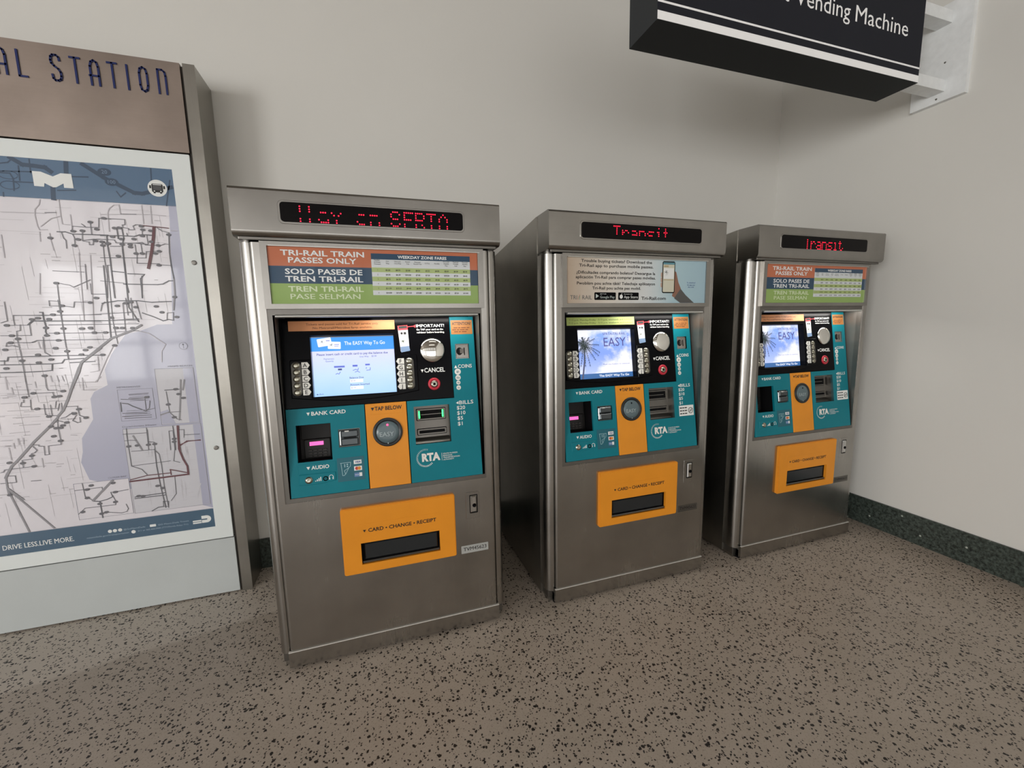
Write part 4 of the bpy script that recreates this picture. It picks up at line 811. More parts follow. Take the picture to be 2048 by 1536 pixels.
# ------------------------------------------------------------------ map case
YK = 0.6343
MAP = {'R':[('l',[(-0.868,1.914),(-0.873,1.894),(-0.889,1.875),(-0.893,1.849),(-0.89,1.806),(-0.885,1.791),(-0.861,1.793)]),('l',[(-0.805,1.918),(-0.807,1.857),(-0.806,1.819),(-0.782,1.817)]),('l',[(-0.878,1.806),(-0.841,1.84),(-0.809,1.851)]),('l',[(-0.854,1.778),(-0.854,1.758),(-0.849,1.708)]),('l',[(-1.012,1.765),(-1.014,1.673)]),('l',[(-0.774,1.859),(-0.775,1.812)]),('l',[(-1.0,1.857),(-0.857,1.86)]),('l',[(-0.886,1.783),(-0.889,1.744)]),('t',[(-0.827,1.786),(-0.8,1.787),(-0.777,1.779),(-0.653,1.78)]),('d',[(-0.813,1.783),(-0.809,1.76),(-0.802,1.751),(-0.804,1.718)]),('d',[(-0.776,1.791),(-0.773,1.812),(-0.727,1.81),(-0.682,1.811),(-0.677,1.85),(-0.635,1.849)]),('d',[(-0.774,1.725),(-0.772,1.764),(-0.777,1.779)]),('d',[(-0.741,1.793),(-0.746,1.753),(-0.705,1.761),(-0.646,1.761)]),('d',[(-0.709,1.832),(-0.71,1.782)]),('d',[(-0.857,1.863),(-0.821,1.865)]),('d',[(-0.74,1.823),(-0.727,1.81)]),('d',[(-0.744,1.751),(-0.724,1.748),(-0.723,1.736),(-0.711,1.737),(-0.707,1.752)]),('d',[(-0.67,1.851),(-0.585,1.85),(-0.587,1.828),(-0.597,1.826),(-0.595,1.815),(-0.575,1.812),(-0.575,1.806),(-0.554,1.808),(-0.558,1.823),(-0.547,1.83),(-0.528,1.83)]),('d',[(-0.469,1.82),(-0.453,1.808),(-0.427,1.801),(-0.428,1.789)]),('d',[(-0.681,1.761),(-0.633,1.761),(-0.628,1.748),(-0.554,1.75),(-0.532,1.754),(-0.521,1.743),(-0.48,1.743),(-0.46,1.745),(-0.447,1.751),(-0.433,1.749)]),('d',[(-0.68,1.75),(-0.676,1.728),(-0.678,1.678),(-0.677,1.608),(-0.687,1.508)]),('d',[(-0.691,1.682),(-0.526,1.686),(-0.522,1.714),(-0.498,1.716),(-0.473,1.717)]),('d',[(-0.562,1.662),(-0.479,1.662),(-0.475,1.657),(-0.434,1.655)]),('d',[(-0.703,1.582),(-0.62,1.573)]),('d',[(-0.56,1.744),(-0.56,1.707)]),('d',[(-0.538,1.745),(-0.537,1.708)]),('d',[(-0.512,1.786),(-0.511,1.749)]),('d',[(-0.557,1.702),(-0.562,1.662)]),('d',[(-0.65,1.733),(-0.613,1.734)]),('d',[(-0.672,1.65),(-0.658,1.651),(-0.66,1.594)]),('d',[(-0.596,1.873),(-0.54,1.875)]),('d',[(-0.526,1.81),(-0.529,1.779)]),('d',[(-0.504,1.786),(-0.49,1.785)]),('d',[(-0.585,1.791),(-0.583,1.78)]),('t',[(-0.428,1.789),(-0.434,1.714),(-0.434,1.656),(-0.43,1.598)]),('t',[(-0.618,1.811),(-0.618,1.767)]),('t',[(-0.658,1.776),(-0.66,1.74),(-0.658,1.679),(-0.66,1.594),(-0.661,1.508)]),('t',[(-0.656,1.625),(-0.615,1.62)]),('t',[(-0.601,1.615),(-0.541,1.613)]),('t',[(-0.621,1.569),(-0.495,1.568),(-0.475,1.571),(-0.45,1.586),(-0.435,1.586)]),('t',[(-0.541,1.613),(-0.557,1.593),(-0.558,1.552),(-0.56,1.509)]),('t',[(-0.679,1.777),(-0.6,1.78),(-0.558,1.779),(-0.538,1.787),(-0.514,1.788),(-0.49,1.787)]),('t',[(-0.6,1.815),(-0.598,1.768),(-0.607,1.742),(-0.609,1.708),(-0.608,1.652),(-0.611,1.566),(-0.608,1.532)]),('t',[(-0.554,1.75),(-0.514,1.746)]),('b',[(-0.528,1.828),(-0.481,1.825),(-0.427,1.821)]),('B',[(-0.481,1.821),(-0.487,1.781),(-0.499,1.724)]),('B',[(-0.487,1.781),(-0.502,1.712),(-0.521,1.643)]),('m',[(-0.43,1.598),(-0.434,1.515)]),('l',[(-0.668,1.867),(-0.54,1.875),(-0.485,1.877),(-0.431,1.875)]),('l',[(-0.643,1.873),(-0.636,1.893),(-0.617,1.91),(-0.599,1.911),(-0.598,1.876)]),('l',[(-0.517,1.914),(-0.517,1.867),(-0.518,1.836)]),('l',[(-0.484,1.914),(-0.487,1.838)]),('l',[(-0.643,1.87),(-0.647,1.796)]),('l',[(-0.417,1.81),(-0.396,1.811)]),('M',[(-0.579,1.384),(-0.615,1.361),(-0.696,1.327),(-0.816,1.224),(-0.831,1.181),(-0.868,1.103)]),('m',[(-0.437,1.513),(-0.446,1.453)]),('t',[(-0.71,1.484),(-0.652,1.495),(-0.576,1.495),(-0.527,1.488),(-0.452,1.492)]),('t',[(-0.976,1.394),(-0.961,1.41),(-0.82,1.408),(-0.696,1.407),(-0.585,1.413)]),('t',[(-0.685,1.648),(-0.697,1.322)]),('t',[(-0.607,1.74),(-0.615,1.466),(-0.586,1.401)]),('t',[(-0.567,1.44),(-0.525,1.421),(-0.492,1.403),(-0.471,1.409),(-0.452,1.405)]),('d',[(-0.452,1.405),(-0.448,1.441),(-0.473,1.439),(-0.477,1.406)]),('d',[(-0.671,1.649),(-0.681,1.409),(-0.675,1.303)]),('d',[(-0.863,1.622),(-0.757,1.619)]),('d',[(-0.865,1.573),(-0.814,1.562),(-0.801,1.554),(-0.739,1.586)]),('d',[(-0.749,1.652),(-0.755,1.546)]),('d',[(-0.856,1.562),(-0.858,1.512),(-0.861,1.372),(-0.86,1.24)]),('d',[(-0.894,1.473),(-0.852,1.473),(-0.812,1.467),(-0.807,1.49),(-0.746,1.487)]),('d',[(-0.894,1.473),(-0.893,1.495),(-0.858,1.493)]),('d',[(-1.019,1.433),(-0.918,1.434),(-0.781,1.433),(-0.611,1.443)]),('d',[(-0.907,1.391),(-0.588,1.391)]),('d',[(-0.885,1.355),(-0.702,1.354),(-0.591,1.36)]),('d',[(-0.973,1.318),(-0.955,1.326),(-0.706,1.323)]),('d',[(-0.719,1.45),(-0.711,1.478),(-0.7,1.49)]),('d',[(-0.622,1.507),(-0.622,1.431)]),('d',[(-0.585,1.495),(-0.575,1.413)]),('d',[(-0.551,1.606),(-0.56,1.507)]),('d',[(-0.741,1.569),(-0.742,1.524),(-0.686,1.524)]),('d',[(-0.603,1.507),(-0.605,1.408)]),('d',[(-0.635,1.484),(-0.639,1.361)]),('d',[(-0.681,1.409),(-0.586,1.407)]),('l',[(-0.596,1.36),(-0.553,1.347),(-0.526,1.323),(-0.494,1.294),(-0.513,1.262),(-0.518,1.213)]),('l',[(-0.69,1.298),(-0.721,1.24),(-0.752,1.176),(-0.772,1.133),(-0.868,1.136)]),('l',[(-0.726,1.692),(-0.754,1.352)]),('l',[(-0.765,1.701),(-0.783,1.41)]),('l',[(-0.908,1.61),(-0.92,1.523)]),('d',[(-1.04,1.49),(-1.041,1.411),(-1.063,1.403)]),('d',[(-1.019,1.434),(-0.923,1.432),(-0.721,1.434)]),('d',[(-0.862,1.498),(-0.86,1.375),(-0.861,1.318),(-0.859,1.243)]),('d',[(-1.048,1.392),(-0.976,1.392),(-0.971,1.394),(-0.972,1.348)]),('d',[(-1.071,1.349),(-0.972,1.348)]),('d',[(-1.002,1.394),(-1.005,1.369),(-1.017,1.367),(-1.02,1.334),(-1.018,1.303),(-1.016,1.255),(-1.016,1.221),(-1.017,1.153),(-1.015,1.082),(-1.031,1.08)]),('d',[(-1.056,1.318),(-0.969,1.317),(-0.955,1.325),(-0.735,1.324)]),('d',[(-1.056,1.318),(-1.06,1.303),(-1.039,1.306),(-1.023,1.3)]),('d',[(-0.911,1.356),(-0.731,1.353)]),('d',[(-0.904,1.392),(-0.727,1.391)]),('d',[(-0.933,1.34),(-0.936,1.272),(-0.918,1.258)]),('d',[(-0.949,1.17),(-0.951,1.121),(-0.947,1.106),(-0.917,1.105)]),('d',[(-0.999,1.096),(-0.932,1.095)]),('d',[(-0.932,1.096),(-0.93,1.075)]),('d',[(-0.914,1.101),(-0.896,1.099)]),('d',[(-1.074,1.244),(-1.077,1.224)]),('d',[(-1.019,1.434),(-1.021,1.416),(-1.02,1.392)]),('t',[(-0.973,1.396),(-0.957,1.409),(-0.926,1.408),(-0.725,1.406)]),('t',[(-1.086,1.242),(-1.065,1.241),(-1.06,1.257),(-0.964,1.257),(-0.857,1.256),(-0.744,1.253)]),('t',[(-1.088,1.225),(-1.018,1.223),(-0.916,1.222),(-0.884,1.224),(-0.873,1.239),(-0.805,1.241)]),('t',[(-1.093,1.192),(-1.016,1.19),(-0.946,1.191),(-0.922,1.193),(-0.918,1.22)]),('t',[(-0.93,1.446),(-0.921,1.446),(-0.921,1.415),(-0.918,1.387),(-0.922,1.362),(-0.919,1.348)]),('t',[(-0.855,1.224),(-0.769,1.226)]),('M',[(-0.74,1.285),(-0.813,1.226),(-0.828,1.198),(-0.855,1.135),(-0.885,1.059)]),('l',[(-1.079,1.29),(-0.896,1.289),(-0.739,1.286)]),('l',[(-0.852,1.135),(-0.779,1.132),(-0.755,1.156)]),('l',[(-0.755,1.247),(-0.758,1.183),(-0.789,1.178)]),('l',[(-0.822,1.154),(-0.825,1.098),(-0.783,1.096)]),('l',[(-0.953,1.32),(-0.95,1.292)]),('l',[(-0.938,1.32),(-0.94,1.286)]),('l',[(-1.068,1.125),(-1.066,1.094),(-1.021,1.093)]),('l',[(-1.065,1.115),(-1.018,1.112)]),('l',[(-1.082,1.174),(-1.082,1.118)]),('l',[(-0.932,1.169),(-0.928,1.142)]),('l',[(-0.909,1.167),(-0.906,1.141)]),('l',[(-0.892,1.166),(-0.888,1.143)]),('l',[(-1.106,1.094),(-1.068,1.093)]),('l',[(-0.987,1.146),(-0.986,1.12)]),('M',[(-0.885,1.059),(-0.907,1.013),(-0.928,0.988)]),('M',[(-0.932,0.979),(-0.958,0.949),(-1.026,0.879),(-1.088,0.806),(-1.114,0.779),(-1.136,0.741),(-1.141,0.73)]),('m',[(-1.141,0.73),(-1.142,0.682),(-1.141,0.649)]),('m',[(-1.142,0.682),(-1.124,0.658),(-1.096,0.622)]),('d',[(-1.049,1.042),(-1.043,1.059),(-1.036,1.058),(-1.035,1.07)]),('d',[(-1.047,1.04),(-1.015,1.038),(-1.012,1.068)]),('d',[(-1.015,1.038),(-1.014,1.023),(-0.995,1.026),(-0.922,1.022)]),('d',[(-0.97,1.045),(-0.97,0.998),(-0.959,0.991),(-0.932,0.991)]),('d',[(-0.948,1.04),(-0.948,0.993)]),('d',[(-0.932,0.979),(-0.935,0.935),(-0.933,0.875),(-0.934,0.858),(-0.979,0.856),(-0.981,0.817),(-0.996,0.816),(-0.994,0.856),(-1.011,0.858),(-1.012,0.864),(-1.032,0.866)]),('d',[(-0.896,1.028),(-0.855,1.027),(-0.853,0.985),(-0.829,0.972)]),('d',[(-0.918,0.978),(-0.902,0.981),(-0.876,1.0)]),('d',[(-0.864,0.986),(-0.88,0.963),(-0.864,0.952),(-0.853,0.954),(-0.853,0.976)]),('d',[(-1.032,0.86),(-1.02,0.84),(-1.03,0.83),(-1.041,0.827),(-1.042,0.803),(-1.076,0.801),(-1.076,0.769)]),('d',[(-1.14,0.765),(-1.076,0.767),(-1.04,0.769)]),('d',[(-1.14,0.765),(-1.143,0.757),(-1.154,0.754)]),('d',[(-1.161,0.705),(-1.109,0.704),(-1.109,0.734),(-1.131,0.736)]),('d',[(-1.058,0.703),(-1.025,0.702)]),('d',[(-0.925,1.014),(-0.917,1.043)]),('d',[(-0.911,1.016),(-0.909,1.046)]),('d',[(-0.932,1.027),(-0.927,1.053)]),('d',[(-0.934,0.962),(-0.95,0.96)]),('d',[(-0.914,0.96),(-0.933,0.968)]),('l',[(-1.009,0.802),(-1.009,0.76)]),('l',[(-1.111,1.058),(-1.056,1.058)]),('l',[(-1.093,1.024),(-1.026,1.023)]),('l',[(-1.08,0.993),(-0.993,0.992)]),('l',[(-1.063,0.958),(-0.997,0.957)]),('l',[(-1.1,0.926),(-1.037,0.927)]),('l',[(-1.134,0.895),(-1.098,0.894)]),('l',[(-1.078,0.899),(-1.077,0.873)]),('l',[(-1.06,0.9),(-1.061,0.874)]),('l',[(-1.095,0.881),(-1.094,0.857)]),('l',[(-1.113,0.862),(-1.112,0.806)]),('l',[(-0.894,0.897),(-0.874,0.894)]),('l',[(-0.999,0.778),(-0.967,0.776)]),('m',[(-1.142,0.673),(-1.097,0.471)]),('m',[(-1.139,0.673),(-1.009,0.472)]),('t',[(-0.697,1.031),(-0.698,0.99)]),('t',[(-0.69,1.028),(-0.67,1.024),(-0.653,1.011),(-0.611,0.987)]),('t',[(-0.521,1.078),(-0.459,1.079)]),('t',[(-0.509,0.902),(-0.508,0.842),(-0.51,0.785)]),('d',[(-0.603,1.042),(-0.604,0.984)]),('d',[(-0.585,1.032),(-0.591,0.997),(-0.608,0.984)]),('d',[(-0.6,0.988),(-0.572,0.995)]),('d',[(-0.517,1.071),(-0.514,0.972)]),('d',[(-0.518,0.971),(-0.471,0.971)]),('d',[(-0.512,0.967),(-0.488,0.936),(-0.471,0.93)]),('d',[(-0.705,0.882),(-0.616,0.88)]),('d',[(-0.69,0.908),(-0.692,0.806)]),('d',[(-0.613,0.903),(-0.616,0.797)]),('d',[(-0.611,0.836),(-0.591,0.832),(-0.591,0.794)]),('d',[(-0.703,0.85),(-0.679,0.851),(-0.657,0.847)]),('d',[(-0.512,0.88),(-0.527,0.88),(-0.53,0.787)]),('d',[(-0.488,0.883),(-0.466,0.881),(-0.47,0.843)]),('d',[(-0.467,0.855),(-0.405,0.853)]),('d',[(-0.694,0.98),(-0.603,0.975)]),('d',[(-0.697,0.966),(-0.586,0.964)]),('d',[(-0.689,0.956),(-0.587,0.954)]),('d',[(-0.661,1.067),(-0.587,1.069)]),('d',[(-0.664,1.049),(-0.604,1.047)]),('d',[(-0.693,1.047),(-0.605,1.038)]),('m',[(-0.55,0.961),(-0.518,0.971)]),('m',[(-0.454,1.123),(-0.462,1.053),(-0.479,0.931)]),('m',[(-0.439,1.122),(-0.45,1.076)]),('R',[(-0.49,0.9),(-0.493,0.84),(-0.493,0.783)]),('b',[(-0.405,0.824),(-0.455,0.822),(-0.49,0.808)]),('m',[(-0.668,0.87),(-0.642,0.8)]),('R',[(-0.703,0.652),(-0.471,0.657)]),('R',[(-0.488,0.899),(-0.496,0.789),(-0.484,0.735),(-0.471,0.699),(-0.471,0.659)]),('b',[(-0.471,0.664),(-0.542,0.69),(-0.541,0.664)]),('b',[(-0.702,0.66),(-0.636,0.673),(-0.544,0.673)]),('b',[(-0.404,0.822),(-0.461,0.824),(-0.487,0.805)]),('d',[(-0.692,0.885),(-0.691,0.726),(-0.653,0.705),(-0.636,0.677)]),('d',[(-0.611,0.894),(-0.613,0.823)]),('d',[(-0.682,0.797),(-0.595,0.796),(-0.578,0.772),(-0.574,0.712),(-0.575,0.608),(-0.569,0.501)]),('d',[(-0.691,0.726),(-0.537,0.733)]),('d',[(-0.511,0.876),(-0.513,0.791),(-0.523,0.731),(-0.5,0.72)]),('d',[(-0.528,0.654),(-0.531,0.566),(-0.555,0.534)]),('d',[(-0.587,0.535),(-0.589,0.509),(-0.569,0.506),(-0.566,0.532),(-0.587,0.535)]),('t',[(-0.592,0.799),(-0.594,0.714),(-0.589,0.61),(-0.58,0.503)]),('t',[(-0.695,0.573),(-0.575,0.577)]),('t',[(-0.696,0.565),(-0.576,0.566)]),('t',[(-0.636,0.494),(-0.61,0.508),(-0.589,0.509)]),('d',[(-0.913,0.637),(-0.813,0.639),(-0.813,0.63)]),('d',[(-0.883,0.667),(-0.88,0.603),(-0.858,0.585)]),('d',[(-0.779,0.594),(-0.77,0.564),(-0.773,0.547),(-0.887,0.548),(-0.914,0.523)]),('d',[(-0.814,0.517),(-0.755,0.503),(-0.734,0.507),(-0.727,0.521),(-0.733,0.544)]),('d',[(-0.78,0.587),(-0.784,0.61),(-0.764,0.61),(-0.716,0.614)]),('M',[(-0.772,0.665),(-0.853,0.581)]),('t',[(-0.853,0.577),(-0.83,0.572),(-0.801,0.578),(-0.78,0.587)]),('t',[(-0.829,0.573),(-0.828,0.492)])],'O':[(-0.659,1.851),(-0.709,1.832),(-0.773,1.791),(-0.741,1.794),(-0.69,1.803),(-0.854,1.759),(-0.76,1.757),(-0.677,1.75),(-0.677,1.735),(-0.776,1.731),(-0.701,1.754),(-0.657,1.744),(-0.626,1.811),(-0.609,1.813),(-0.528,1.824),(-0.524,1.809),(-0.495,1.806),(-0.429,1.792),(-0.638,1.774),(-0.607,1.765),(-0.561,1.767),(-0.529,1.782),(-0.659,1.743),(-0.678,1.75),(-0.578,1.743),(-0.578,1.732),(-0.498,1.758),(-0.474,1.743),(-0.473,1.717),(-0.488,1.707),(-0.561,1.704),(-0.538,1.705),(-0.627,1.691),(-0.481,1.655),(-0.436,1.512),(-0.607,1.742),(-0.751,1.487),(-0.852,1.473),(-0.728,1.507),(-0.657,1.472),(-0.512,1.469),(-0.493,1.442),(-0.437,1.42),(-0.674,1.374),(-0.65,1.373),(-0.612,1.372),(-0.714,1.354),(-0.754,1.354),(-0.765,1.376),(-0.795,1.373),(-0.86,1.375),(-0.685,1.42),(-0.688,1.295),(-0.778,1.289),(-0.795,1.278),(-0.736,1.254),(-0.812,1.258),(-0.86,1.275),(-0.898,1.29),(-0.859,1.57),(-0.625,1.484),(-0.605,1.489),(-0.589,1.466),(-1.046,1.392),(-1.036,1.348),(-1.018,1.334),(-1.044,1.318),(-1.065,1.289),(-1.017,1.24),(-0.961,1.263),(-0.963,1.229),(-0.919,1.241),(-0.86,1.275),(-0.86,1.375),(-0.862,1.449),(-0.94,1.421),(-0.961,1.416),(-0.903,1.416),(-0.919,1.379),(-0.92,1.346),(-0.885,1.355),(-0.883,1.324),(-0.897,1.289),(-0.764,1.374),(-0.797,1.373),(-1.073,1.209),(-0.951,1.171),(-0.999,1.096),(-1.031,1.08),(-0.896,1.099),(-0.93,1.075),(-0.912,1.077),(-0.888,1.435),(-0.995,1.026),(-0.96,0.989),(-0.87,0.994),(-0.852,1.013),(-0.934,0.875),(-0.955,0.898),(-0.959,0.943),(-0.942,0.934),(-0.926,0.934),(-0.917,0.944),(-0.902,0.956),(-1.041,0.818),(-1.076,0.788),(-1.12,0.795),(-1.138,0.65),(-1.04,0.769),(-0.831,0.972),(-0.691,0.822),(-0.658,0.823),(-0.615,0.822),(-0.59,0.823),(-0.51,0.84),(-0.512,0.826),(-0.516,1.009),(-0.499,0.945),(-0.595,1.05),(-0.479,1.08),(-0.469,1.056),(-0.452,1.036),(-0.869,0.636),(-0.873,0.596),(-0.767,0.609),(-0.772,0.561),(-0.83,0.512),(-0.898,0.531),(-0.812,0.516),(-0.852,0.653),(-0.831,0.561),(-0.77,0.654),(-0.681,0.576),(-0.664,0.573),(-0.601,0.616),(-0.582,0.602)],'W':[(-0.388,1.927),(-0.416,1.919),(-0.419,1.845),(-0.436,1.643),(-0.459,1.387),(-0.519,1.386),(-0.581,1.36),(-0.642,1.344),(-0.676,1.297),(-0.704,1.257),(-0.737,1.187),(-0.743,1.095),(-0.735,1.116),(-0.788,1.088),(-0.805,1.057),(-0.807,0.962),(-0.858,0.878),(-0.863,0.814),(-0.875,0.766),(-0.855,0.681),(-0.828,0.669)],'I2':[(-0.55,1.124),(-0.408,1.121),(-0.405,0.912),(-0.555,0.914)],'T':[(-0.473,0.606),(-0.423,0.604),(-0.448,0.531)],'ML':[(-0.877,2.027),(-0.849,2.027),(-0.811,2.011),(-0.784,2.026),(-0.748,2.026),(-0.747,1.968),(-0.779,1.968),(-0.779,1.985),(-0.805,1.968),(-0.816,1.967),(-0.842,1.982),(-0.845,1.967),(-0.877,1.968)],'H':[(3,[(-0.94,2.074),(-0.905,2.05),(-0.865,2.048),(-0.833,2.045),(-0.816,2.03)]),(3,[(-0.76,2.078),(-0.765,2.026)]),(3,[(-0.817,1.967),(-0.821,1.923)]),(3,[(-0.705,2.07),(-0.636,2.02),(-0.536,1.966),(-0.506,1.965),(-0.396,2.0)]),(1,[(-0.977,2.018),(-0.879,2.024)]),(1,[(-0.978,2.012),(-0.949,2.012),(-0.941,1.991),(-0.945,1.945)]),(1,[(-0.938,1.98),(-0.881,1.981)]),(1,[(-0.88,2.072),(-0.882,2.018)]),(1,[(-0.918,2.043),(-0.921,1.987)]),(1,[(-0.747,2.016),(-0.693,2.019)]),(1,[(-0.802,1.956),(-0.742,1.961)]),(1,[(-0.98,1.934),(-0.981,1.92)]),(1,[(-0.973,2.049),(-0.95,2.054),(-0.932,2.072)]),(1,[(-0.464,2.075),(-0.467,2.023)]),(1,[(-0.398,2.029),(-0.422,1.92)]),(1,[(-0.599,1.967),(-0.587,1.945),(-0.568,1.963)])]}
KW = mat('white_powder_coat', '#e2e7e5', 0.45)
KW2 = mottled('grey_white_powder_coat', '#bec3c2', 0.03, 4, 0.5)
LANDM = mat('map_land', '#e0dce2', 0.4, coat=0.7); WATERM = mat('map_water', '#aeafc4', 0.4, coat=0.7)
MBLUE = mat('map_header_blue', '#47698a', 0.4, coat=0.7); MBLUE2 = mat('map_footer_blue', '#375a74', 0.4, coat=0.7)
LETTER = mat('letter_blue', '#1f2c62', 0.35, 0.2)
k = thing('map_case', (-0.99, YK, 0), 'tall station map case with white framed transit map, left of the ticket machines', 'map display')
KX = 0.99
def kf(y): f = front(y); f.O = Vector((KX, y, 0)); return f
KF = kf(0.0)
def kb(name, fn, parent=k, bv=None, **p):
    b = MB(KF); fn(b); o = b.build(name, parent, **p)
    if bv: bevel(o, bv)
    return o
def k_body(b): b.box(-1.66, .03, -.307, 2.51, -.205, -.0215, STEEL_KIOSK); b.box(-1.66, .015, -.3075, 2.52, -.0214, -.0204, BLACKM)
kb('back_box', k_body)
def k_side(x0, x1):
    def fn(b): b.box(x0, 0.0, x1, 2.529, -.207, 0.0, STEEL_SIDE)
    return fn
kb('side_frame', k_side(-.2985, -.2517), bv=.004); kb('side_frame', k_side(-1.7150, -1.6682), bv=.004)
for x in (-.3075, -1.668): kb('inner_channel', lambda b, x=x: b.box(x, .003, x + .009, 2.518, -.05, -.008, mat('channel_dark', '#38332f', 0.5, 0.5)))
def k_header(b): b.box(-1.658, 2.1535, -.3085, 2.5275, -.02, 0.0, STEEL_KIOSK)
hd = kb('header_panel', k_header, bv=.002)
STROKES = {
 'A': [[(0, 0), (0, .75), (.12, .93), (.35, 1), (.58, .93), (.7, .75), (.7, 0)], [(-.12, .38), (.7, .38)]],
 'L': [[(0, 1), (0, 0), (.62, 0)]],
 'S': [[(.72, .80), (.68, .93), (.5, 1), (.22, 1), (.05, .92), (0, .78), (.05, .66), (.25, .56), (.55, .46), (.72, .34), (.74, .18), (.66, .05), (.45, 0), (.2, 0), (.05, .07), (0, .22)]],
 'T': [[(-.08, 1), (.72, 1)], [(.32, 1), (.32, 0)]], 'I': [[(.3, 1), (.3, 0)]],
 'O': [[(.35, 0), (.1, .07), (0, .25), (0, .75), (.1, .93), (.35, 1), (.6, .93), (.7, .75), (.7, .25), (.6, .07), (.35, 0)]],
 'N': [[(0, 0), (0, 1), (.42, 1), (.65, .92), (.72, .75), (.72, 0)]]}
def k_letter(ch, u):
    def fn(b):
        H = .097; sx = .039; v0 = 2.391
        for st in STROKES[ch]:
            pts = [(u + x * sx, v0 + y * H) for x, y in st]
            for i in range(len(pts) - 1):
                a, c = Vector(pts[i]), Vector(pts[i + 1]); d = (c - a).normalized(); q = Vector((-d.y, d.x)) * .0036; e = d * .0026
                b.prism([tuple(a - e - q), tuple(c + e - q), tuple(c + e + q), tuple(a - e + q)], 0, .004, LETTER)
    return fn
for ch, u in (('A', -.928), ('L', -.8625), ('S', -.757), ('T', -.6905), ('A', -.6290), ('T', -.5655), ('I', -.5140), ('O', -.4600), ('N', -.3930)):
    kb('header_letter', k_letter(ch, u), hd, label='raised blue letter ' + ch)
def k_door(b):
    b.prism(rrect(-1.655, .3055, -.3120, 2.1465, .003), -.02, -.0015, KW, holes=[rrect(-1.5825, .3715, -.3850, 2.0775)])
dr = kb('case_door', k_door, label='white powder-coated door frame')
def k_kick(b): b.box(-1.655, .008, -.3095, .3005, -.02, -.001, KW2)
kb('kick_panel', k_kick, bv=.0015, label='white lower panel')
def k_foot(b): b.box(-1.64, 0, -.32, .012, -.19, -.03, BLACKM)
kb('foot_plinth', k_foot)
def k_lock(z):
    def fn(b):
        b.lathe(-.3415, z, [(.0105, -.0015), (.0105, .002), (.0090, .003), (.0060, .003)], STEEL_DARK, 24); b.lathe(-.3415, z, [(.0060, .0028), (.0050, .0012), (.0003, .0012)], BLACKM, 16)
    return fn
kb('lock', k_lock(1.6695), dr); kb('lock', k_lock(.7775), dr)

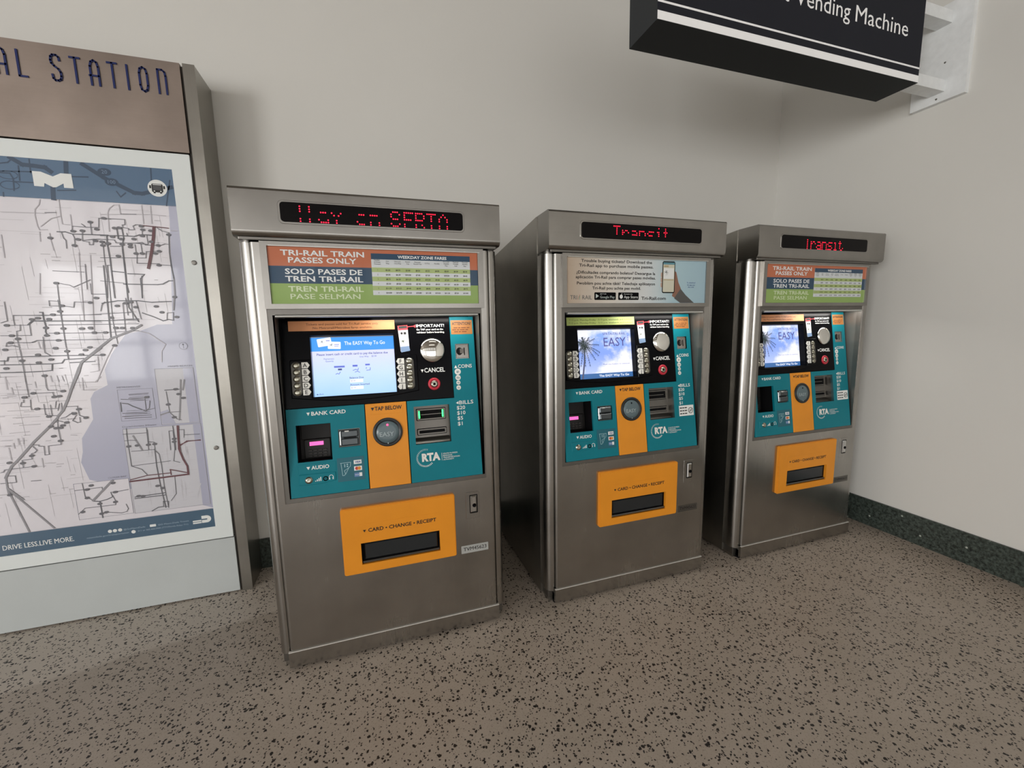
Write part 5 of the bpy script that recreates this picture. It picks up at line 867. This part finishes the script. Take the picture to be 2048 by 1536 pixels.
def k_poster(b):
    rr = random.Random(11); X0, X1, Z0, Z1 = -1.5825, -.3850, .3715, 2.0775
    n = -.006
    b.rect(X0, Z0, X1, Z1, LANDM, n); L = lambda i: n + .0003 * i
    cl = dict(l=(.0028, mat('map_street', '#bfbbc0', .5, coat=.5)), d=(.0027, mat('map_route', '#6c6b71', .5, coat=.5)), t=(.0040, mat('map_route_dark', '#606066', .5, coat=.5)), b=(.0042, mat('map_route_red', '#64383f', .5, coat=.5)),
              B=(.011, mat('map_route_red', '#64383f', .5, coat=.5)), R=(.0075, mat('map_route_red', '#64383f', .5, coat=.5)), m=(.0062, mat('map_rail', '#918f94', .5, coat=.5)), M=(.0088, mat('map_rail', '#918f94', .5, coat=.5)))
    coast = [p for i, p in enumerate(MAP['W']) if i != 11]
    b.flat(coast + [(X1, .47), (X1, 1.921)][0:1] + [(-.385, 1.921)], WATERM, L(1))
    # faint street grid, only on the land side
    def shore(z):
        best = -.40
        for a, c in zip(coast, coast[1:]):
            if min(a[1], c[1]) <= z <= max(a[1], c[1]) and a[1] != c[1]: best = min(best, a[0] + (c[0] - a[0]) * (z - a[1]) / (c[1] - a[1]))
        return best
    for i in range(330):
        z = rr.uniform(.60, 1.90); xmax = shore(z) - .012; x = rr.uniform(X0 + .01, xmax); ln = rr.uniform(.02, .16)
        if z < .95 and x > -.95 + (z - .6) * .6: continue
        if rr.random() < .55: b.stroke([(x, z), (min(x + ln, xmax), z + rr.uniform(-.002, .002))], .0012, cl['l'][1], L(2))
        else:
            zb = max(z - ln, .5)
            if shore(zb) > x + .01: b.stroke([(x, z), (x + .004, zb)], .0012, cl['l'][1], L(2))
    for i in range(150):   # illegible street names
        z = rr.uniform(.62, 1.88); xm = shore(z) - .05
        x = rr.uniform(X0 + .02, xm); b.rect(x, z, x + rr.uniform(.012, .035), z + .0035, cl['l'][1], L(2))
    # inset maps
    grey = mat('map_frame_grey', '#8a8a96', .5, coat=.5); pale = mat('map_inset', '#cdccd2', .45, coat=.6)
    for u0, v0, u1, v1, fill in ((-.703, .944, -.570, 1.091, WATERM), (-.551, .913, -.398, 1.180, pale), (-.704, .492, -.395, .905, pale), (-.915, .495, -.710, .668, LANDM)):
        b.rect(u0, v0, u1, v1, fill, L(3)); b.stroke([(u0, v0), (u1, v0), (u1, v1), (u0, v1), (u0, v0)], .0016, grey, L(4))
    b.rect(-.428, .494, -.397, .903, WATERM, L(4)); b.rect(-.440, .915, -.400, 1.178, WATERM, L(4)); b.flat([(-.549, .915), (-.495, .915), (-.52, .985), (-.549, .975)], WATERM, L(4)); b.flat(MAP['T'], pale, L(6))
    for i in range(60):
        x = rr.uniform(-.70, -.45); z = rr.uniform(.50, .89)
        b.stroke([(x, z), (min(x + rr.uniform(.02, .08), -.435), z)] if i % 2 else [(x, z), (x, min(z + rr.uniform(.02, .08), .9))], .0009, cl['l'][1], L(5))
    for i, (c, pts) in enumerate(MAP['R']):
        w, m = cl[c]; b.stroke(pts, w, m, L(7) + .00004 * (i % 20) + (.0008 if c in 'MBR' else 0))
    node = mat('map_node', '#67666c', .5, coat=.5)
    for i, (x, z) in enumerate(MAP['O']): b.flat(circ(x, z, .0092, 12, .0060), node, L(12) + .00003 * (i % 25))
    for i in range(4): b.rect(-.690 + .004 * i, .962 + .009 * i, -.590, .9645 + .009 * i, grey, L(8))
    for i in range(4): b.rect(-.660, 1.035 + .009 * i, -.590, 1.0375 + .009 * i, grey, L(8))
    b.flat(circ(-.426, 1.284, .0175, 26), grey, L(4)); b.flat(circ(-.426, 1.284, .0155, 26), WATERM, L(5)); b.stroke([(-.426, 1.274), (-.426, 1.293)], .002, grey, L(6)); b.flat([(-.431, 1.289), (-.421, 1.289), (-.426, 1.296)], grey, L(6))
    b.text('MIAMI BEACH', -.498, 1.186, .0075, grey, w=.096, n=L(5)); b.text('Downtown Miami', -.704, .9125, .0075, grey, w=.130, n=L(5)); b.text('CUTLER BAY', -.786, .6760, .0075, grey, w=.070, n=L(5)); b.text('METROMOVER', -.703, 1.0985, .0075, grey, w=.09, n=L(5))
    # header and footer bands
    b.rect(X0, 1.9195, X1, Z1, MBLUE, L(10)); dkb = mat('map_header_dark', '#2f465f', .45, coat=.6)
    for w, pts in MAP['H']: b.stroke(pts, .016 if w == 3 else .005, dkb, L(11))
    for s_, x, z in (('20', -.633, 2.045), ('100', -.612, 2.005)):
        b.flat(circ(x, z, .024, 20, .016), dkb, L(12)); b.text(s_, x, z - .007, .0145, mat('map_header_text', '#6d87a3', .45, coat=.6), align='C', n=L(13))
    for cx, cz in ((-.955, 2.005), (-.955, 1.965)): b.stroke(circ(cx, cz, .030, 20, .016), .003, dkb, L(11))
    b.flat(MAP['ML'], WHITE, L(14))
    b.flat(circ(-.448, 1.992, .0362, 36), WHITE, L(14)); b.flat(rrect(-.4690, 1.974, -.4270, 2.011, .006), INK, L(15)); b.flat(rrect(-.4640, 1.984, -.4320, 2.004, .002), mat('bus_window', '#4a4a4c', .4), L(16))
    b.rect(-.4640, 2.0055, -.4320, 2.0085, WHITE, L(16))
    for x in (-.460, -.436): b.flat(circ(x, 1.979, .0028, 10), WHITE, L(16)); b.rect(x - .004, 1.9695, x + .004, 1.975, INK, L(15))
    for x in (-.474, -.422): b.rect(x - .0035, 1.990, x + .0035, 2.003, INK, L(15))
    b.rect(X0, Z0, X1, .4670, MBLUE2, L(10))
    b.text('DRIVE LESS.LIVE MORE.', -1.195, .3985, .0225, WHITE, w=.250, n=L(11), bold=.012)
    for x in (-.809, -.790, -.770): b.flat(circ(x, .4205, .0080, 20), WHITE, L(11))
    b.flat(circ(-.720, .4025, .0085, 20), WHITE, L(11)); b.prism(rrect(-.6535, .4145, -.6290, .4265, .002), L(10), L(11), WHITE)
    for s_, u, v, w in (('@GoMiamiDade', -.757, .4165, .085), ('GO Miami-Dade Transit', -.620, .4165, .126), ('miamidade.gov/transportation', -.898, .3990, .160), ('311 or 305.468.5900 (TTY/Florida Relay: 711)', -.703, .3995, .205)): b.text(s_, u, v, .0072, mat('map_footer_text', '#9fb4c2', .5, coat=.5), w=w, n=L(11))
    # county emblem: half-round sign with a bar to its left
    b.flat([(-.440, .3985), (-.418, .3985)] + [(-.418 + .0185 * math.cos(a), .4170 + .0185 * math.sin(a)) for a in [math.radians(x) for x in range(-80, 81, 20)]] + [(-.418, .4355), (-.440, .4355)], WHITE, L(11))
    b.rect(-.440, .4135, -.416, .4195, MBLUE2, L(12)); b.rect(-.478, .4085, -.442, .4155, WHITE, L(11)); b.rect(-.478, .3985, -.442, .4055, WHITE, L(11))
kb('transit_map', k_poster, dr, label='printed transit map with blue header and footer')

# ------------------------------------------------------------------ overhead sign on the right wall
SG = thing('overhead_sign', (XR, -0.1275, 2.515), 'charcoal overhead sign reading Ticket Vending Machine, bracketed to the right wall', 'sign')
OX, OY, OZ = XR, -0.1275, 2.515
SF = Frame((-OX, -.2211 - OY, -OZ), (1, 0, 0), (0, 0, 1), (0, -1, 0))
CHAR = mat('charcoal_sign_face', '#2b2c32', 0.6, spec=0.05); CHAR2 = mat('charcoal_sign_box', '#3b3d3e', 0.65, spec=0.05)
b = MB(SF); b.box(1.5515, 2.5155, 3.1065, 2.985, -.187, 0, CHAR2); b.build('sign_box', SG)
SWH = mat('sign_white', '#ffffff', 0.5)
b = MB(SF); b.rect(1.5525, 2.5160, 3.1055, 2.9845, CHAR, .0006); b.rect(1.5525, 2.5165, 3.1055, 2.5480, SWH, .0010); b.rect(1.5525, 2.5775, 3.1055, 2.5855, SWH, .0010)
b.rect(1.5525, 2.9525, 3.1055, 2.9840, SWH, .0010); b.rect(1.5525, 2.9150, 3.1055, 2.9230, SWH, .0010)
b.text('Vending', 2.2560, 2.7060, .0690, SWH, w=.338, n=.0012, bold=.0); b.text('Machine', 2.6290, 2.7060, .0690, SWH, w=.366, n=.0012, bold=.0); b.text('Ticket', 1.985, 2.7060, .0690, SWH, w=.235, n=.0012, bold=.0)
b.build('sign_face', SG, label='charcoal face with white lettering and white bands')
WB = mottled('white_bracket_paint', '#e8eaea', 0.04, 30, 0.5)
WF = Frame((-OX, -OY, -OZ), (0, 1, 0), (0, 0, 1), (-1, 0, 0))
b = MB(Frame((XR - OX, -OY, -OZ), (0, 1, 0), (0, 0, 1), (-1, 0, 0))); b.box(-.2470, 2.5080, -.0090, 2.9920, 0, .030, WB); o = b.build('wall_plate', SG, label='white wall plate'); bevel(o, .002)
for z0, z1 in ((2.552, 2.608), (2.887, 2.944)):
    b = MB(SF); f = b.fr; b.fr = Frame((-OX, -OY, -OZ), (1, 0, 0), (0, 1, 0), (0, 0, 1)); b.box(3.1065, -.1620, XR - .030, -.0930, z0, z1, WB); o = b.build('bracket_arm', SG, label='white bracket arm'); bevel(o, .002)
for y, z in ((-.150, 2.700), (-.128, 2.528)):
    b = MB(Frame((XR - .030 - OX, -OY, -OZ), (0, 1, 0), (0, 0, 1), (-1, 0, 0))); b.lathe(y, z, [(.005, 0), (.004, .002), (.0003, .0022)], STEEL_DARK, 12); b.build('screw', SG)
